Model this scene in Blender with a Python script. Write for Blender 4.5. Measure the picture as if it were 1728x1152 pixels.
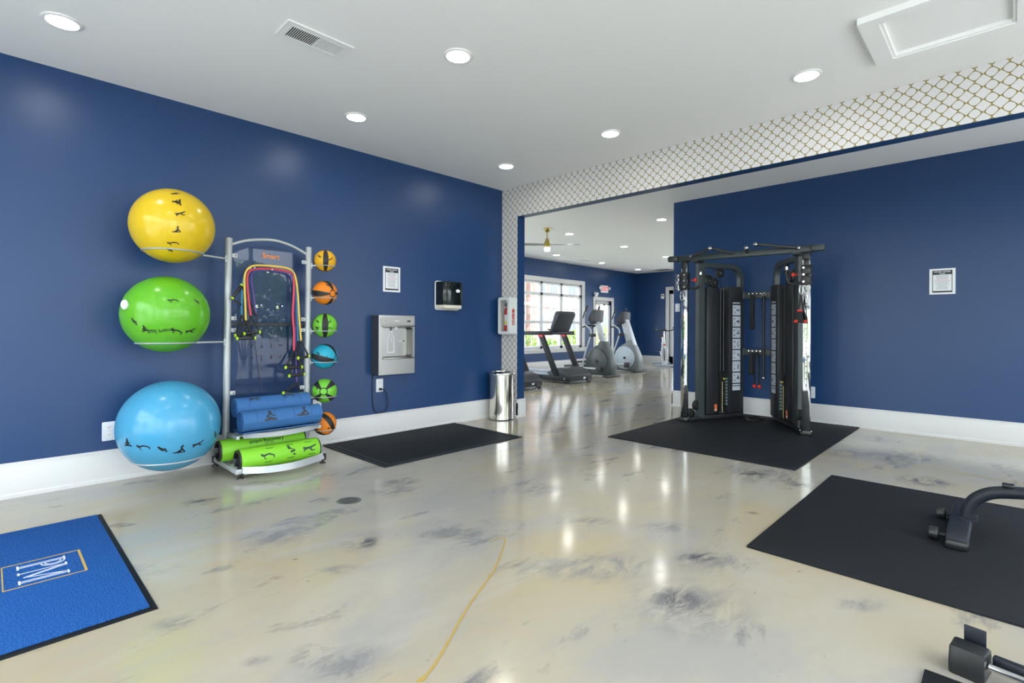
import bpy, bmesh, math, random
from mathutils import Matrix, Vector
PI = math.pi
random.seed(7)
for _o in list(bpy.data.objects): bpy.data.objects.remove(_o, do_unlink=True)
SC = bpy.context.scene
COL = SC.collection
V = Vector

# ------------------------------------------------------------------ camera
cam_d = bpy.data.cameras.new('camera'); cam = bpy.data.objects.new('camera', cam_d); COL.objects.link(cam)
cam_d.sensor_width = 36; cam_d.lens = 859.7467/1728*36; cam_d.shift_y = -23.4109/1728; cam_d.clip_start = .05
_r = V((0.69646112, -0.71758426, 0.00383989)); _u = V((-0.00275991, 0.00267243, 0.99999262)); _f = V((0.717589222, 0.696466578, 0.000119230))
cam.matrix_world = Matrix(((_r.x, _u.x, -_f.x, 0), (_r.y, _u.y, -_f.y, 0), (_r.z, _u.z, -_f.z, 1.2), (0, 0, 0, 1)))
SC.camera = cam
# ------------------------------------------------------------------ world (bright overcast sky) and exposure
SKY = 5.8
LAMP = 52.0
w = bpy.data.worlds.new('sky'); SC.world = w; w.use_nodes = True
bg = w.node_tree.nodes['Background']; bg.inputs[0].default_value = (0.86, 0.93, 1.0, 1); bg.inputs[1].default_value = SKY
SC.view_settings.view_transform = 'Standard'; SC.view_settings.look = 'None'; SC.view_settings.gamma = 1
SC.view_settings.use_curve_mapping = False; SC.view_settings.exposure = 0.33

# ------------------------------------------------------------------ room dimensions (metres)
B, A, A1, H, HZ = 4.986, 4.934, 5.073, 3.083, 2.688
A2, B1, H2, YW, XF = 7.388, 3.694, 3.136, 9.47, 16.12
JY = 4.692                      # left jamb of the opening
XB, YB = -1.9, -1.9             # walls behind the camera
BT = 0.244                      # baseboard height

# ------------------------------------------------------------------ helpers
def lin(h):
    if isinstance(h, str):
        c = [int(h[i:i+2], 16)/255 for i in (0, 2, 4)]
        return tuple(x/12.92 if x <= .04045 else ((x+.055)/1.055)**2.4 for x in c)
    return h
MATS = {}
def mat(name, col=(.5, .5, .5), rough=.5, metal=0., spec=.5, emit=0., ecol=None, trans=0., bump=None, coat=0., var=None, alpha=1.):
    if name in MATS: return MATS[name]
    m = bpy.data.materials.new(name); m.use_nodes = True; nt = m.node_tree; b = nt.nodes['Principled BSDF']
    c = lin(col)
    b.inputs['Base Color'].default_value = (*c, 1); b.inputs['Roughness'].default_value = rough; b.inputs['Metallic'].default_value = metal
    b.inputs['Specular IOR Level'].default_value = spec; b.inputs['Coat Weight'].default_value = coat
    b.inputs['Transmission Weight'].default_value = trans; b.inputs['Alpha'].default_value = alpha
    if emit:
        b.inputs['Emission Color'].default_value = (*(lin(ecol) if ecol else c), 1); b.inputs['Emission Strength'].default_value = emit
    if bump or var:
        tc = nt.nodes.new('ShaderNodeTexCoord')
    if bump:
        n = nt.nodes.new('ShaderNodeTexNoise'); n.inputs['Scale'].default_value = bump[0]; n.inputs['Detail'].default_value = 3
        nt.links.new(tc.outputs['Object'], n.inputs['Vector'])
        bp = nt.nodes.new('ShaderNodeBump'); bp.inputs['Strength'].default_value = bump[1]; bp.inputs['Distance'].default_value = bump[2] if len(bump) > 2 else .002
        nt.links.new(n.outputs['Fac'], bp.inputs['Height']); nt.links.new(bp.outputs['Normal'], b.inputs['Normal'])
    if var:
        n = nt.nodes.new('ShaderNodeTexNoise'); n.inputs['Scale'].default_value = var[0]; n.inputs['Detail'].default_value = 4
        nt.links.new(tc.outputs['Object'], n.inputs['Vector'])
        cr = nt.nodes.new('ShaderNodeValToRGB'); cr.color_ramp.elements[0].position = .35; cr.color_ramp.elements[1].position = .65
        cr.color_ramp.elements[0].color = (*c, 1); cr.color_ramp.elements[1].color = (*lin(var[1]), 1)
        nt.links.new(n.outputs['Fac'], cr.inputs['Fac']); nt.links.new(cr.outputs['Color'], b.inputs['Base Color'])
    MATS[name] = m
    return m

class G:
    """collects geometry in one bmesh"""
    def __init__(s): s.bm = bmesh.new()
    def _merge(s, t, M=None, mi=0):
        if M is not None: t.transform(M)
        for f in t.faces: f.material_index = mi
        me = bpy.data.meshes.new('_t'); t.to_mesh(me); t.free(); s.bm.from_mesh(me); bpy.data.meshes.remove(me); return s
    def box(s, c, d, bev=0., rot=None, seg=2, mi=0):
        t = bmesh.new(); bmesh.ops.create_cube(t, size=1); bmesh.ops.scale(t, vec=d, verts=t.verts)
        if bev: bmesh.ops.bevel(t, geom=t.edges[:], offset=min(bev, min(d)*.49), segments=seg, affect='EDGES', profile=.5)
        M = Matrix.Translation(c)
        if rot: M = M @ rot
        return s._merge(t, M, mi)
    def bb(s, lo, hi, bev=0., mi=0, seg=2):
        return s.box([(a+b)/2 for a, b in zip(lo, hi)], [abs(b-a) for a, b in zip(lo, hi)], bev, mi=mi, seg=seg)
    def cyl(s, p0, p1, r0, r1=None, seg=20, caps=True, mi=0, bev=0.):
        p0, p1 = V(p0), V(p1); d = p1-p0; L = d.length
        t = bmesh.new(); bmesh.ops.create_cone(t, cap_ends=caps, segments=seg, radius1=r0, radius2=r0 if r1 is None else r1, depth=L)
        if bev:
            es = [e for e in t.edges if abs(e.verts[0].co.z-e.verts[1].co.z) < 1e-6]
            bmesh.ops.bevel(t, geom=es, offset=bev, segments=2, affect='EDGES', profile=.5)
        M = Matrix.Translation((p0+p1)/2) @ V((0, 0, 1)).rotation_difference(d).to_matrix().to_4x4()
        return s._merge(t, M, mi)
    def tube(s, pts, r, seg=10, closed=False, mi=0, ell=None):
        pts = [V(p) for p in pts]; n = len(pts); rr = r if isinstance(r, (list, tuple)) else [r]*n
        bm = s.bm; rings = []; T0 = None; up = None
        for i in range(n):
            a = pts[i-1] if (i or closed) else pts[i]; b = pts[(i+1) % n] if (i < n-1 or closed) else pts[i]
            T = (b-a).normalized()
            if up is None:
                h = V((0, 0, 1)) if abs(T.z) < .9 else V((1, 0, 0)); up = (h-T*h.dot(T)).normalized()
            else:
                up = T0.rotation_difference(T) @ up; up = (up-T*up.dot(T)).normalized()
            T0 = T; sd = T.cross(up)
            ex, ey = ell if ell else (1, 1)
            rings.append([bm.verts.new(pts[i]+up*(math.cos(2*PI*k/seg)*rr[i]*ex)+sd*(math.sin(2*PI*k/seg)*rr[i]*ey)) for k in range(seg)])
        m = n if closed else n-1
        for i in range(m):
            q, p = rings[i], rings[(i+1) % n]
            for k in range(seg):
                f = bm.faces.new((q[k], q[(k+1) % seg], p[(k+1) % seg], p[k])); f.material_index = mi
        if not closed:
            for rg, fl in ((rings[0], True), (rings[-1], False)):
                f = bm.faces.new(rg[::-1] if fl else rg); f.material_index = mi
        return s
    def lathe(s, prof, M=None, seg=32, mi=0):
        t = bmesh.new(); rings = []
        for (r, z) in prof:
            rings.append([t.verts.new((r*math.cos(2*PI*k/seg), r*math.sin(2*PI*k/seg), z)) for k in range(seg)] if r > 1e-6 else [t.verts.new((0, 0, z))])
        for a, b in zip(rings, rings[1:]):
            for k in range(seg):
                k2 = (k+1) % seg
                if len(a) == 1 and len(b) == 1: continue
                if len(a) == 1: t.faces.new((a[0], b[k2], b[k]))
                elif len(b) == 1: t.faces.new((a[k], a[k2], b[0]))
                else: t.faces.new((a[k], a[k2], b[k2], b[k]))
        bmesh.ops.recalc_face_normals(t, faces=t.faces)
        return s._merge(t, M, mi)
    def prism(s, poly, d0, d1, M=None, mi=0, bev=0.):
        t = bmesh.new(); a = [t.verts.new((x, y, d0)) for x, y in poly]; b = [t.verts.new((x, y, d1)) for x, y in poly]
        n = len(poly)
        t.faces.new(a[::-1]); t.faces.new(b)
        for i in range(n): t.faces.new((a[i], a[(i+1) % n], b[(i+1) % n], b[i]))
        bmesh.ops.recalc_face_normals(t, faces=t.faces)
        if bev:
            es = [e for e in t.edges if abs(e.verts[0].co.z-e.verts[1].co.z) < 1e-6]
            bmesh.ops.bevel(t, geom=es, offset=bev, segments=2, affect='EDGES', profile=.5)
        return s._merge(t, M, mi)
    def ring(s, outer, inner, d0, d1, M=None, mi=0):
        """extruded band between two closed outlines with the same number of points"""
        t = bmesh.new(); n = len(outer)
        L = [[t.verts.new((x, y, d)) for x, y in pl] for pl, d in ((outer, d0), (inner, d0), (inner, d1), (outer, d1))]
        for q in range(4):
            p = (q+1) % 4
            for i in range(n): t.faces.new((L[q][i], L[q][(i+1) % n], L[p][(i+1) % n], L[p][i]))
        bmesh.ops.recalc_face_normals(t, faces=t.faces)
        return s._merge(t, M, mi)
    def sphere(s, c, r, u=32, v=18, sc=(1, 1, 1), mi=0, M=None):
        t = bmesh.new(); bmesh.ops.create_uvsphere(t, u_segments=u, v_segments=v, radius=r); bmesh.ops.scale(t, vec=sc, verts=t.verts)
        Q = Matrix.Translation(c)
        if M is not None: Q = Q @ M
        return s._merge(t, Q, mi)
    def poly(s, pts, mi=0):
        f = s.bm.faces.new([s.bm.verts.new(p) for p in pts]); f.material_index = mi; return s
    def text(s, body, size, M, mi=0, fn=None, al='CENTER'):
        cu = bpy.data.curves.new('_f', 'FONT'); cu.body = body; cu.size = size; cu.align_x = al; cu.align_y = 'CENTER'; cu.resolution_u = 3; cu.offset = size*.018
        o = bpy.data.objects.new('_f', cu); COL.objects.link(o)
        dg = bpy.context.evaluated_depsgraph_get(); me = bpy.data.meshes.new_from_object(o.evaluated_get(dg))
        bpy.data.objects.remove(o); bpy.data.curves.remove(cu)
        t = bmesh.new(); t.from_mesh(me); bpy.data.meshes.remove(me)
        if fn:
            for v in t.verts: v.co = fn(v.co.x, v.co.y)
            return s._merge(t, None, mi)
        return s._merge(t, M, mi)

def T(x=0, y=0, z=0): return Matrix.Translation((x, y, z))
def RX(a): return Matrix.Rotation(a, 4, 'X')
def RY(a): return Matrix.Rotation(a, 4, 'Y')
def RZ(a): return Matrix.Rotation(a, 4, 'Z')
def cols(x, y, z, o): return Matrix(((x[0], y[0], z[0], o[0]), (x[1], y[1], z[1], o[1]), (x[2], y[2], z[2], o[2]), (0, 0, 0, 1)))
def wallY(x, z, y=B): return cols((1, 0, 0), (0, 0, 1), (0, -1, 0), (x, y, z))       # a wall that faces -Y
def wallX(y, z, x=A): return cols((0, -1, 0), (0, 0, 1), (-1, 0, 0), (x, y, z))      # a wall that faces -X

def obj(name, g, m, parent=None, M=None, smooth=38, label=None):
    bm = g.bm if isinstance(g, G) else g
    me = bpy.data.meshes.new(name); bm.to_mesh(me); bm.free()
    for x in (m if isinstance(m, (list, tuple)) else [m]): me.materials.append(x)
    if smooth:
        me.polygons.foreach_set('use_smooth', [True]*len(me.polygons)); me.set_sharp_from_angle(angle=math.radians(smooth))
    o = bpy.data.objects.new(name, me); COL.objects.link(o)
    if parent: o.parent = parent
    if M is not None: o.matrix_basis = M
    if label: o['label'] = label
    return o
def tag(o, label, cat, group=None, kind=None):
    o['label'] = label; o['category'] = cat
    if group: o['group'] = group
    if kind: o['kind'] = kind
    return o
def thing(name, label, cat, M=None, group=None):
    o = bpy.data.objects.new(name, None); COL.objects.link(o); o.empty_display_size = .1
    if M is not None: o.matrix_basis = M
    return tag(o, label, cat, group)
def dup(root, M, label=None, group=None):
    r = root.copy(); COL.objects.link(r); r.matrix_basis = M
    if label: r['label'] = label
    if group: r['group'] = group
    for ch in list(root.children):
        c = ch.copy(); COL.objects.link(c); c.parent = r
        for gch in ch.children:
            d = gch.copy(); COL.objects.link(d); d.parent = c
    return r
def struct(name, g, m, label=None, parent=None, smooth=30):
    o = obj(name, g, m, parent, smooth=smooth)
    if not parent:
        o['kind'] = 'structure'
        if label: o['label'] = label; o['category'] = name.split('_')[0]
    return o
def rrect(w, h, r, n=5, cx=0, cy=0):
    out = []
    for (sx, sy, a0) in ((1, 1, 0), (-1, 1, 90), (-1, -1, 180), (1, -1, 270)):
        for k in range(n+1):
            a = math.radians(a0+90*k/n); out.append((cx+sx*(w/2-r)+r*math.cos(a), cy+sy*(h/2-r)+r*math.sin(a)))
    return out
def circ(r, n=24, cx=0, cy=0): return [(cx+r*math.cos(2*PI*k/n), cy+r*math.sin(2*PI*k/n)) for k in range(n)]
def bez(p0, p1, p2, p3, n=12):
    p0, p1, p2, p3 = map(V, (p0, p1, p2, p3)); return [p0*(1-t)**3+p1*3*t*(1-t)**2+p2*3*t*t*(1-t)+p3*t**3 for t in [i/n for i in range(n+1)]]
def smoothpath(pts, n=6):
    P = [V(p) for p in pts]; out = []
    for i in range(len(P)-1):
        a, b, c, d = P[max(i-1, 0)], P[i], P[i+1], P[min(i+2, len(P)-1)]
        for k in range(n):
            t = k/n; out.append(.5*((2*b)+(c-a)*t+(2*a-5*b+4*c-d)*t*t+(3*b-a-3*c+d)*t**3))
    return out+[P[-1]]

# ------------------------------------------------------------------ materials
NAVY = mat('navy_satin_paint', (.008, .044, .142), .37, spec=.5, bump=(160, .03, .001))
CEIL = mat('ceiling_white_paint', (.88, .88, .87), .7, bump=(220, .04, .001))
TRIM = mat('white_trim_paint', (.62, .62, .61), .35)
WHITEP = mat('white_plastic', (.80, .81, .82), .35)
BLACKR = mat('black_rubber_floor', (.009, .011, .014), .7, spec=.22, bump=(110, .5, .003))
BLACKP = mat('black_plastic', (.012, .013, .014), .4)
BLACKS = mat('black_satin_metal', (.022, .027, .031), .38)
GREYP = mat('dark_grey_plastic', (.05, .055, .06), .45)
SILVER = mat('silver_powder_coat', (.43, .46, .47), .36, metal=.3)
CHROME = mat('chrome', (.60, .615, .62), .06, metal=1)
STEEL = mat('brushed_stainless', (.60, .585, .55), .27, metal=1, bump=(90, .03, .001))
GLASS = None
def glass_mat(name, tint=(1, 1, 1), gloss=.12, tr=1.0):
    m = bpy.data.materials.new(name); m.use_nodes = True; nt = m.node_tree; nt.nodes.clear()
    o = nt.nodes.new('ShaderNodeOutputMaterial'); mx = nt.nodes.new('ShaderNodeMixShader'); tp = nt.nodes.new('ShaderNodeBsdfTransparent'); gl = nt.nodes.new('ShaderNodeBsdfGlossy')
    fr = nt.nodes.new('ShaderNodeFresnel'); fr.inputs['IOR'].default_value = 1.45
    tp.inputs['Color'].default_value = (*tint, 1); gl.inputs['Roughness'].default_value = .02
    ge = nt.nodes.new('ShaderNodeNewGeometry'); inv = nt.nodes.new('ShaderNodeMath'); inv.operation = 'SUBTRACT'; inv.inputs[0].default_value = 1
    mu = nt.nodes.new('ShaderNodeMath'); mu.operation = 'MULTIPLY'; nt.links.new(ge.outputs['Backfacing'], inv.inputs[1]); nt.links.new(inv.outputs[0], mu.inputs[0]); nt.links.new(fr.outputs[0], mu.inputs[1])
    nt.links.new(mu.outputs[0], mx.inputs[0]); nt.links.new(tp.outputs[0], mx.inputs[1]); nt.links.new(gl.outputs[0], mx.inputs[2]); nt.links.new(mx.outputs[0], o.inputs['Surface'])
    return m
GLASS = glass_mat('window_glass'); ACRYL = glass_mat('clear_acrylic', (.86, .88, .92))

def floor_material():
    m = bpy.data.materials.new('polished_marbled_epoxy'); m.use_nodes = True; nt = m.node_tree; b = nt.nodes['Principled BSDF']; N = nt.nodes.new; L = nt.links.new
    tc = N('ShaderNodeTexCoord')
    def noise(scale, detail, dist, mp, rough=.55):
        n = N('ShaderNodeTexNoise'); n.inputs['Scale'].default_value = scale; n.inputs['Detail'].default_value = detail; n.inputs['Distortion'].default_value = dist; n.inputs['Roughness'].default_value = rough
        L(mp.outputs[0], n.inputs['Vector']); return n
    def mapping(loc, rot, sc):
        p = N('ShaderNodeMapping'); p.inputs['Location'].default_value = loc; p.inputs['Rotation'].default_value = (0, 0, rot); p.inputs['Scale'].default_value = sc
        L(tc.outputs['Object'], p.inputs['Vector']); return p
    def ramp(src, p0, p1, c0, c1):
        r = N('ShaderNodeValToRGB'); r.color_ramp.elements[0].position = p0; r.color_ramp.elements[1].position = p1
        r.color_ramp.elements[0].color = (*c0, 1); r.color_ramp.elements[1].color = (*c1, 1); L(src.outputs[0], r.inputs['Fac']); return r
    def mix(fac, a, bb, amt=1., mode='MIX'):
        x = N('ShaderNodeMix'); x.data_type = 'RGBA'; x.blend_type = mode
        mu = N('ShaderNodeMath'); mu.operation = 'MULTIPLY'; mu.inputs[1].default_value = amt; L(fac.outputs[0], mu.inputs[0]); L(mu.outputs[0], x.inputs[0])
        L(a.outputs[2] if a.bl_idname == 'ShaderNodeMix' else a.outputs[0], x.inputs[6])
        if isinstance(bb, tuple): x.inputs[7].default_value = (*bb, 1)
        else: L(bb.outputs[0], x.inputs[7])
        return x
    mp1 = mapping((3.1, 1.7, 0), .3, (1, 1, 1)); mp2 = mapping((7.3, 2.2, 0), .75, (1, 1.9, 1)); mp3 = mapping((1.9, 9.4, 0), .80, (1, 2.6, 1)); mp4 = mapping((5.5, 4.4, 0), .7, (1, 2.2, 1))
    base = ramp(noise(.6, 5, .5, mp1), .38, .62, (.41, .38, .31), (.415, .355, .23))
    grey = ramp(noise(.62, 5, .35, mp2, .62), .46, .62, (0, 0, 0), (1, 1, 1))
    c = mix(grey, base, (.335, .325, .305), .85)
    pale = ramp(noise(.9, 4, .6, mp4, .6), .52, .68, (0, 0, 0), (1, 1, 1))
    c = mix(pale, c, (.43, .405, .345), .6)
    fine = ramp(noise(3.0, 4, .5, mp4, .66), .54, .70, (0, 0, 0), (1, 1, 1))
    c = mix(fine, c, (.34, .325, .29), .35)
    sm = noise(1.25, 6, .45, mp3, .68); smr = ramp(sm, .578, .685, (0, 0, 0), (1, 1, 1))
    c = mix(smr, c, (.15, .15, .165), .8)
    sp = noise(4.2, 4, .4, mp3, .66); spr = ramp(sp, .69, .74, (0, 0, 0), (1, 1, 1))
    c = mix(spr, c, (.09, .09, .095), .8)
    # smudges with a place and shape of their own: (pixel u, v, half width, half height, dark?) read off the floor
    def floor_pt(u, v):
        d = _f+_r*((u-864)/859.7467)-_u*((v-552.5891)/859.7467); return V((0, 0, 1.2))+d*(-1.2/d.z), -1.2/d.z
    tex = noise(5.0, 5, .6, mapping((2.2, 3.3, 0), -.80, (1, 2.2, 1)), .72); texr = ramp(tex, .40, .60, (0, 0, 0), (1, 1, 1))
    acc = {0: None, 1: None}
    for (u, v, hw, hh, dk) in ((338, 846, 34, 10, 1), (205, 886, 26, 5, 1), (465, 905, 62, 20, 0), (610, 912, 40, 22, 0), (622, 915, 18, 10, 1), (680, 812, 32, 8, 1), (665, 825, 60, 16, 0), (468, 975, 14, 5, 1), (300, 1050, 50, 16, 0),
                               (525, 1105, 40, 24, 1), (585, 1120, 90, 40, 0), (435, 1115, 30, 12, 0), (1010, 955, 150, 30, 0), (1165, 1025, 130, 62, 0), (1140, 1010, 50, 26, 1), (1190, 945, 90, 26, 0), (1180, 940, 50, 8, 1),
                               (1125, 890, 60, 10, 0), (1290, 800, 90, 22, 0), (1270, 800, 30, 7, 1), (1345, 815, 26, 9, 1), (1520, 770, 80, 14, 0), (1560, 812, 50, 12, 1), (1430, 765, 60, 10, 0), (905, 825, 50, 14, 0), (930, 700, 40, 10, 0), (1270, 865, 12, 3, 1),
                               (580, 960, 50, 10, 0), (760, 900, 70, 12, 0), (1450, 1020, 50, 14, 0), (1000, 880, 50, 10, 0), (250, 960, 60, 14, 0)):
        p, dep = floor_pt(u, v); mp = N('ShaderNodeMapping'); mp.vector_type = 'TEXTURE'
        mp.inputs['Location'].default_value = (p.x, p.y, 0); mp.inputs['Rotation'].default_value = (0, 0, math.atan2(_r.y, _r.x)+.12); mp.inputs['Scale'].default_value = (hw*dep/859.7, hh*dep*dep/(859.7*1.2), 1)
        L(tc.outputs['Object'], mp.inputs[0]); ln = N('ShaderNodeVectorMath'); ln.operation = 'LENGTH'; L(mp.outputs[0], ln.inputs[0])
        mr = N('ShaderNodeMapRange'); mr.interpolation_type = 'SMOOTHSTEP'; mr.inputs['From Min'].default_value = 1.15; mr.inputs['From Max'].default_value = .15; L(ln.outputs['Value'], mr.inputs['Value'])
        if acc[dk] is None: acc[dk] = mr
        else:
            mm = N('ShaderNodeMath'); mm.operation = 'MAXIMUM'; L(acc[dk].outputs[0], mm.inputs[0]); L(mr.outputs[0], mm.inputs[1]); acc[dk] = mm
    for dk, colr, amt in ((0, (.20, .20, .205), .80), (1, (.085, .085, .095), .92)):
        mu = N('ShaderNodeMath'); mu.operation = 'MULTIPLY'; L(acc[dk].outputs[0], mu.inputs[0]); L(texr.outputs[0], mu.inputs[1]); c = mix(mu, c, colr, amt)
    L(c.outputs[2], b.inputs['Base Color'])
    rr = N('ShaderNodeMapRange'); rr.inputs['To Min'].default_value = .125; rr.inputs['To Max'].default_value = .23
    L(fine.outputs[0], rr.inputs['Value']); L(rr.outputs[0], b.inputs['Roughness'])
    b.inputs['Specular IOR Level'].default_value = .62
    bn = noise(1.3, 2, 0, mp1); bp = N('ShaderNodeBump'); bp.inputs['Strength'].default_value = .05; bp.inputs['Distance'].default_value = .02
    L(bn.outputs[0], bp.inputs['Height']); L(bp.outputs[0], b.inputs['Normal'])
    return m
FLOOR = floor_material()

def wallpaper_material():
    m = bpy.data.materials.new('gold_quatrefoil_wallpaper'); m.use_nodes = True; nt = m.node_tree; b = nt.nodes['Principled BSDF']; N = nt.nodes.new; L = nt.links.new
    tc = N('ShaderNodeTexCoord'); sx = N('ShaderNodeSeparateXYZ'); L(tc.outputs['Object'], sx.inputs[0])
    def mth(op, a, bb=None, c=None):
        n = N('ShaderNodeMath'); n.operation = op
        for i, v in enumerate((a, bb, c)):
            if v is None: continue
            if isinstance(v, (int, float)): n.inputs[i].default_value = v
            else: L(v, n.inputs[i])
        return n.outputs[0]
    P = .0905
    x = mth('ADD', mth('DIVIDE', mth('SUBTRACT', sx.outputs['Y'], .078), P), .5); y = mth('DIVIDE', mth('SUBTRACT', sx.outputs['Z'], 2.974), P)
    ca = mth('COSINE', mth('MULTIPLY', x, 2*PI)); cb = mth('COSINE', mth('MULTIPLY', y, 2*PI)); f = mth('ADD', mth('ADD', ca, cb), mth('MULTIPLY', mth('MULTIPLY', ca, cb), -.12))
    c0 = -.10; hw = .040
    l1 = mth('LESS_THAN', mth('ABSOLUTE', mth('SUBTRACT', f, c0)), .235)
    out = mth('GREATER_THAN', f, c0)
    dx = mth('ABSOLUTE', mth('SUBTRACT', mth('FRACT', mth('ADD', x, 100)), .5)); dy = mth('ABSOLUTE', mth('SUBTRACT', mth('FRACT', mth('ADD', y, 100)), .5))
    l2 = mth('MULTIPLY', out, mth('MAXIMUM', mth('LESS_THAN', dx, hw), mth('LESS_THAN', dy, hw)))
    ln = mth('MAXIMUM', l1, l2)
    mx = N('ShaderNodeMix'); mx.data_type = 'RGBA'; L(ln, mx.inputs[0]); mx.inputs[6].default_value = (.66, .645, .645, 1); mx.inputs[7].default_value = (.24, .19, .045, 1)
    L(mx.outputs[2], b.inputs['Base Color']); b.inputs['Roughness'].default_value = .5
    return m
PAPER = wallpaper_material()

# ------------------------------------------------------------------ the setting
g = G(); g.bb((XB-.2, YB-.2, -.12), (XF+.2, YW+.2, 0)); FL = struct('floor', g, FLOOR, 'polished beige and grey marbled epoxy floor', smooth=0)
g = G(); g.bb((XB-.2, YB-.2, H), (A+.05, B+.2, H+.15)); struct('ceiling', g, CEIL, 'flat white painted ceiling of the front room', smooth=0)
g = G(); g.bb((A+.05, YB-.2, H2), (XF+.2, YW+.2, H2+.15)); struct('ceiling_beyond', g, CEIL, 'flat white ceiling beyond the patterned header', smooth=0)
g = G(); g.bb((XB-.14, B, 0), (A, B+.14, H)); struct('wall_left', g, NAVY, 'navy blue wall behind the ball rack and bottle filler', smooth=0)
g = G(); g.bb((A2, YB, 0), (A2+.14, B1, H2)); struct('wall_back', g, NAVY, 'navy blue wall behind the cable machine', smooth=0)
# header wall: column + lintel (front face papered, jamb and soffit navy)
g = G(); g.bb((A, JY, 0), (A1, B+.14, H2), mi=1); g.bb((A, YB, HZ), (A1, JY, H2), mi=1)
g.bm.faces.ensure_lookup_table()
for f in g.bm.faces:
    if f.calc_center_median().x < A+1e-4 and f.normal.x < -.9: f.material_index = 0
struct('wall_header', g, [PAPER, NAVY], 'white wall with gold quatrefoil wallpaper around the wide opening', smooth=0)

def holed_wall(name, M, L0, L1, z1, holes, m, label, th=.16):
    """wall slab in a wall frame (x right, y up, z out), behind z=0, with rectangular holes (x0,x1,y0,y1)"""
    xs = sorted({L0, L1, *[h[0] for h in holes], *[h[1] for h in holes]}); g = G()
    for a, b in zip(xs, xs[1:]):
        hs = sorted([h for h in holes if h[0] <= a+1e-6 and h[1] >= b-1e-6], key=lambda h: h[2]); y = 0
        for h in hs:
            if h[2] > y: g.bb((a, y, -th), (b, h[2], 0))
            y = h[3]
        if y < z1: g.bb((a, y, -th), (b, z1, 0))
    g.bm.transform(M); return struct(name, g, m, label, smooth=0)
WIN = (10.02, 12.86, .60, 2.52)
holed_wall('wall_window', wallY(0, 0, YW), A1, XF, H2, [(6.0, 9.2, .60, 2.52), WIN, (13.58, 14.52, 0, 2.09)], NAVY, 'blue wall with the big window and the glazed door')
holed_wall('wall_far', wallX(0, 0, XF), -YW, -B1, H2, [(-8.22, -7.28, 0, 2.49), (-6.7, -4.2, .60, 2.52)], NAVY, 'navy end wall of the cardio area with a glazed door')
SW = cols((-1, 0, 0), (0, 0, 1), (0, 1, 0), (0, B1, 0)); holed_wall('wall_cardio_side', SW, -XF, -A2-.14, H2, [(-14.6, -8.4, .5, 2.75)], NAVY, 'navy side wall of the cardio area with an added wide window')
EW = cols((0, 1, 0), (0, 0, 1), (1, 0, 0), (A1, 0, 0)); holed_wall('wall_cardio_near', EW, B+.14, YW, H2, [(5.6, 9.0, .5, 2.75)], NAVY, 'navy wall behind the papered column with an added window', .139)
WX = cols((0, 1, 0), (0, 0, 1), (1, 0, 0), (XB, 0, 0)); WY = cols((-1, 0, 0), (0, 0, 1), (0, 1, 0), (0, YB, 0))
holed_wall('wall_entry', WX, YB, B, H, [(-1.7, 1.1, .12, 2.85), (1.45, 4.6, .04, 2.85)], NAVY, 'navy wall with windows opposite the header')
holed_wall('wall_right', WY, -A2, -XB, H2, [(-4.75, -1.1, .12, 2.85), (-.8, 1.5, .12, 2.85), (-7.1, -5.2, .12, 2.85)], NAVY, 'navy wall with windows opposite the ball rack')

# baseboards
BPROF = [(0, 0), (.026, 0), (.026, .022), (.018, .034), (.018, .196), (.014, .206), (.014, .232), (.006, .244), (0, .244)]
def baseboard(name, p0, p1, nrm, label):
    p0, p1, nrm = V((*p0, 0)), V((*p1, 0)), V((*nrm, 0)); d = (p1-p0); L_ = d.length; d.normalize()
    g = G(); Mx = cols(nrm, (0, 0, 1), d, p0) if nrm.cross(V((0, 0, 1))).dot(d) > 0 else cols(nrm, (0, 0, 1), d, p0)
    g.prism([(x, y) for x, y in BPROF], 0, L_, Mx); bmesh.ops.recalc_face_normals(g.bm, faces=g.bm.faces)
    return struct(name, g, TRIM, label)
baseboard('baseboard_left', (XB, B), (A, B), (0, -1), 'tall white baseboard along the wall with the ball rack')
baseboard('baseboard_column', (A, JY-.018), (A, B), (-1, 0), 'white baseboard at the foot of the papered column')
baseboard('baseboard_jamb', (A-.018, JY), (A1+.018, JY), (0, -1), 'white baseboard on the jamb of the opening')
baseboard('baseboard_back', (A2, YB), (A2, B1+.018), (-1, 0), 'tall white baseboard behind the cable machine')
baseboard('baseboard_back_end', (A2-.018, B1), (XF, B1), (0, 1), 'white baseboard on the side wall of the cardio area')
baseboard('baseboard_window', (A1, YW), (13.46, YW), (0, -1), 'white baseboard under the big window')
baseboard('baseboard_window_end', (14.64, YW), (XF, YW), (0, -1), 'short white baseboard beside the glazed door')
baseboard('baseboard_far', (XF, 8.34), (XF, YW), (-1, 0), 'white baseboard on the end wall of the cardio area')

# floor stains (golden drips) that belong to the floor
STAIN = mat('golden_stain', (.44, .31, .085), .2)
def stain(pts, wd):
    g = G(); pts = smoothpath([V((x, y, .0012)) for x, y in pts], 6); L_, R_ = [], []
    for i, p in enumerate(pts):
        d = (pts[min(i+1, len(pts)-1)]-pts[max(i-1, 0)]).normalized(); n = V((-d.y, d.x, 0)); k = wd*(.6+.5*math.sin(i*1.7)**2+.5*(i/len(pts)))
        L_.append(g.bm.verts.new(p+n*k)); R_.append(g.bm.verts.new(p-n*k))
    for i in range(len(pts)-1): g.bm.faces.new((R_[i], R_[i+1], L_[i+1], L_[i]))
    return obj('stain', g, STAIN, FL, smooth=0)
stain([(1.98, 2.09), (2.04, 2.07), (2.056, 2.045), (1.97, 1.97), (1.74, 1.81), (1.45, 1.66), (1.22, 1.52), (1.10, 1.45), (1.03, 1.425)], .0042)
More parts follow.
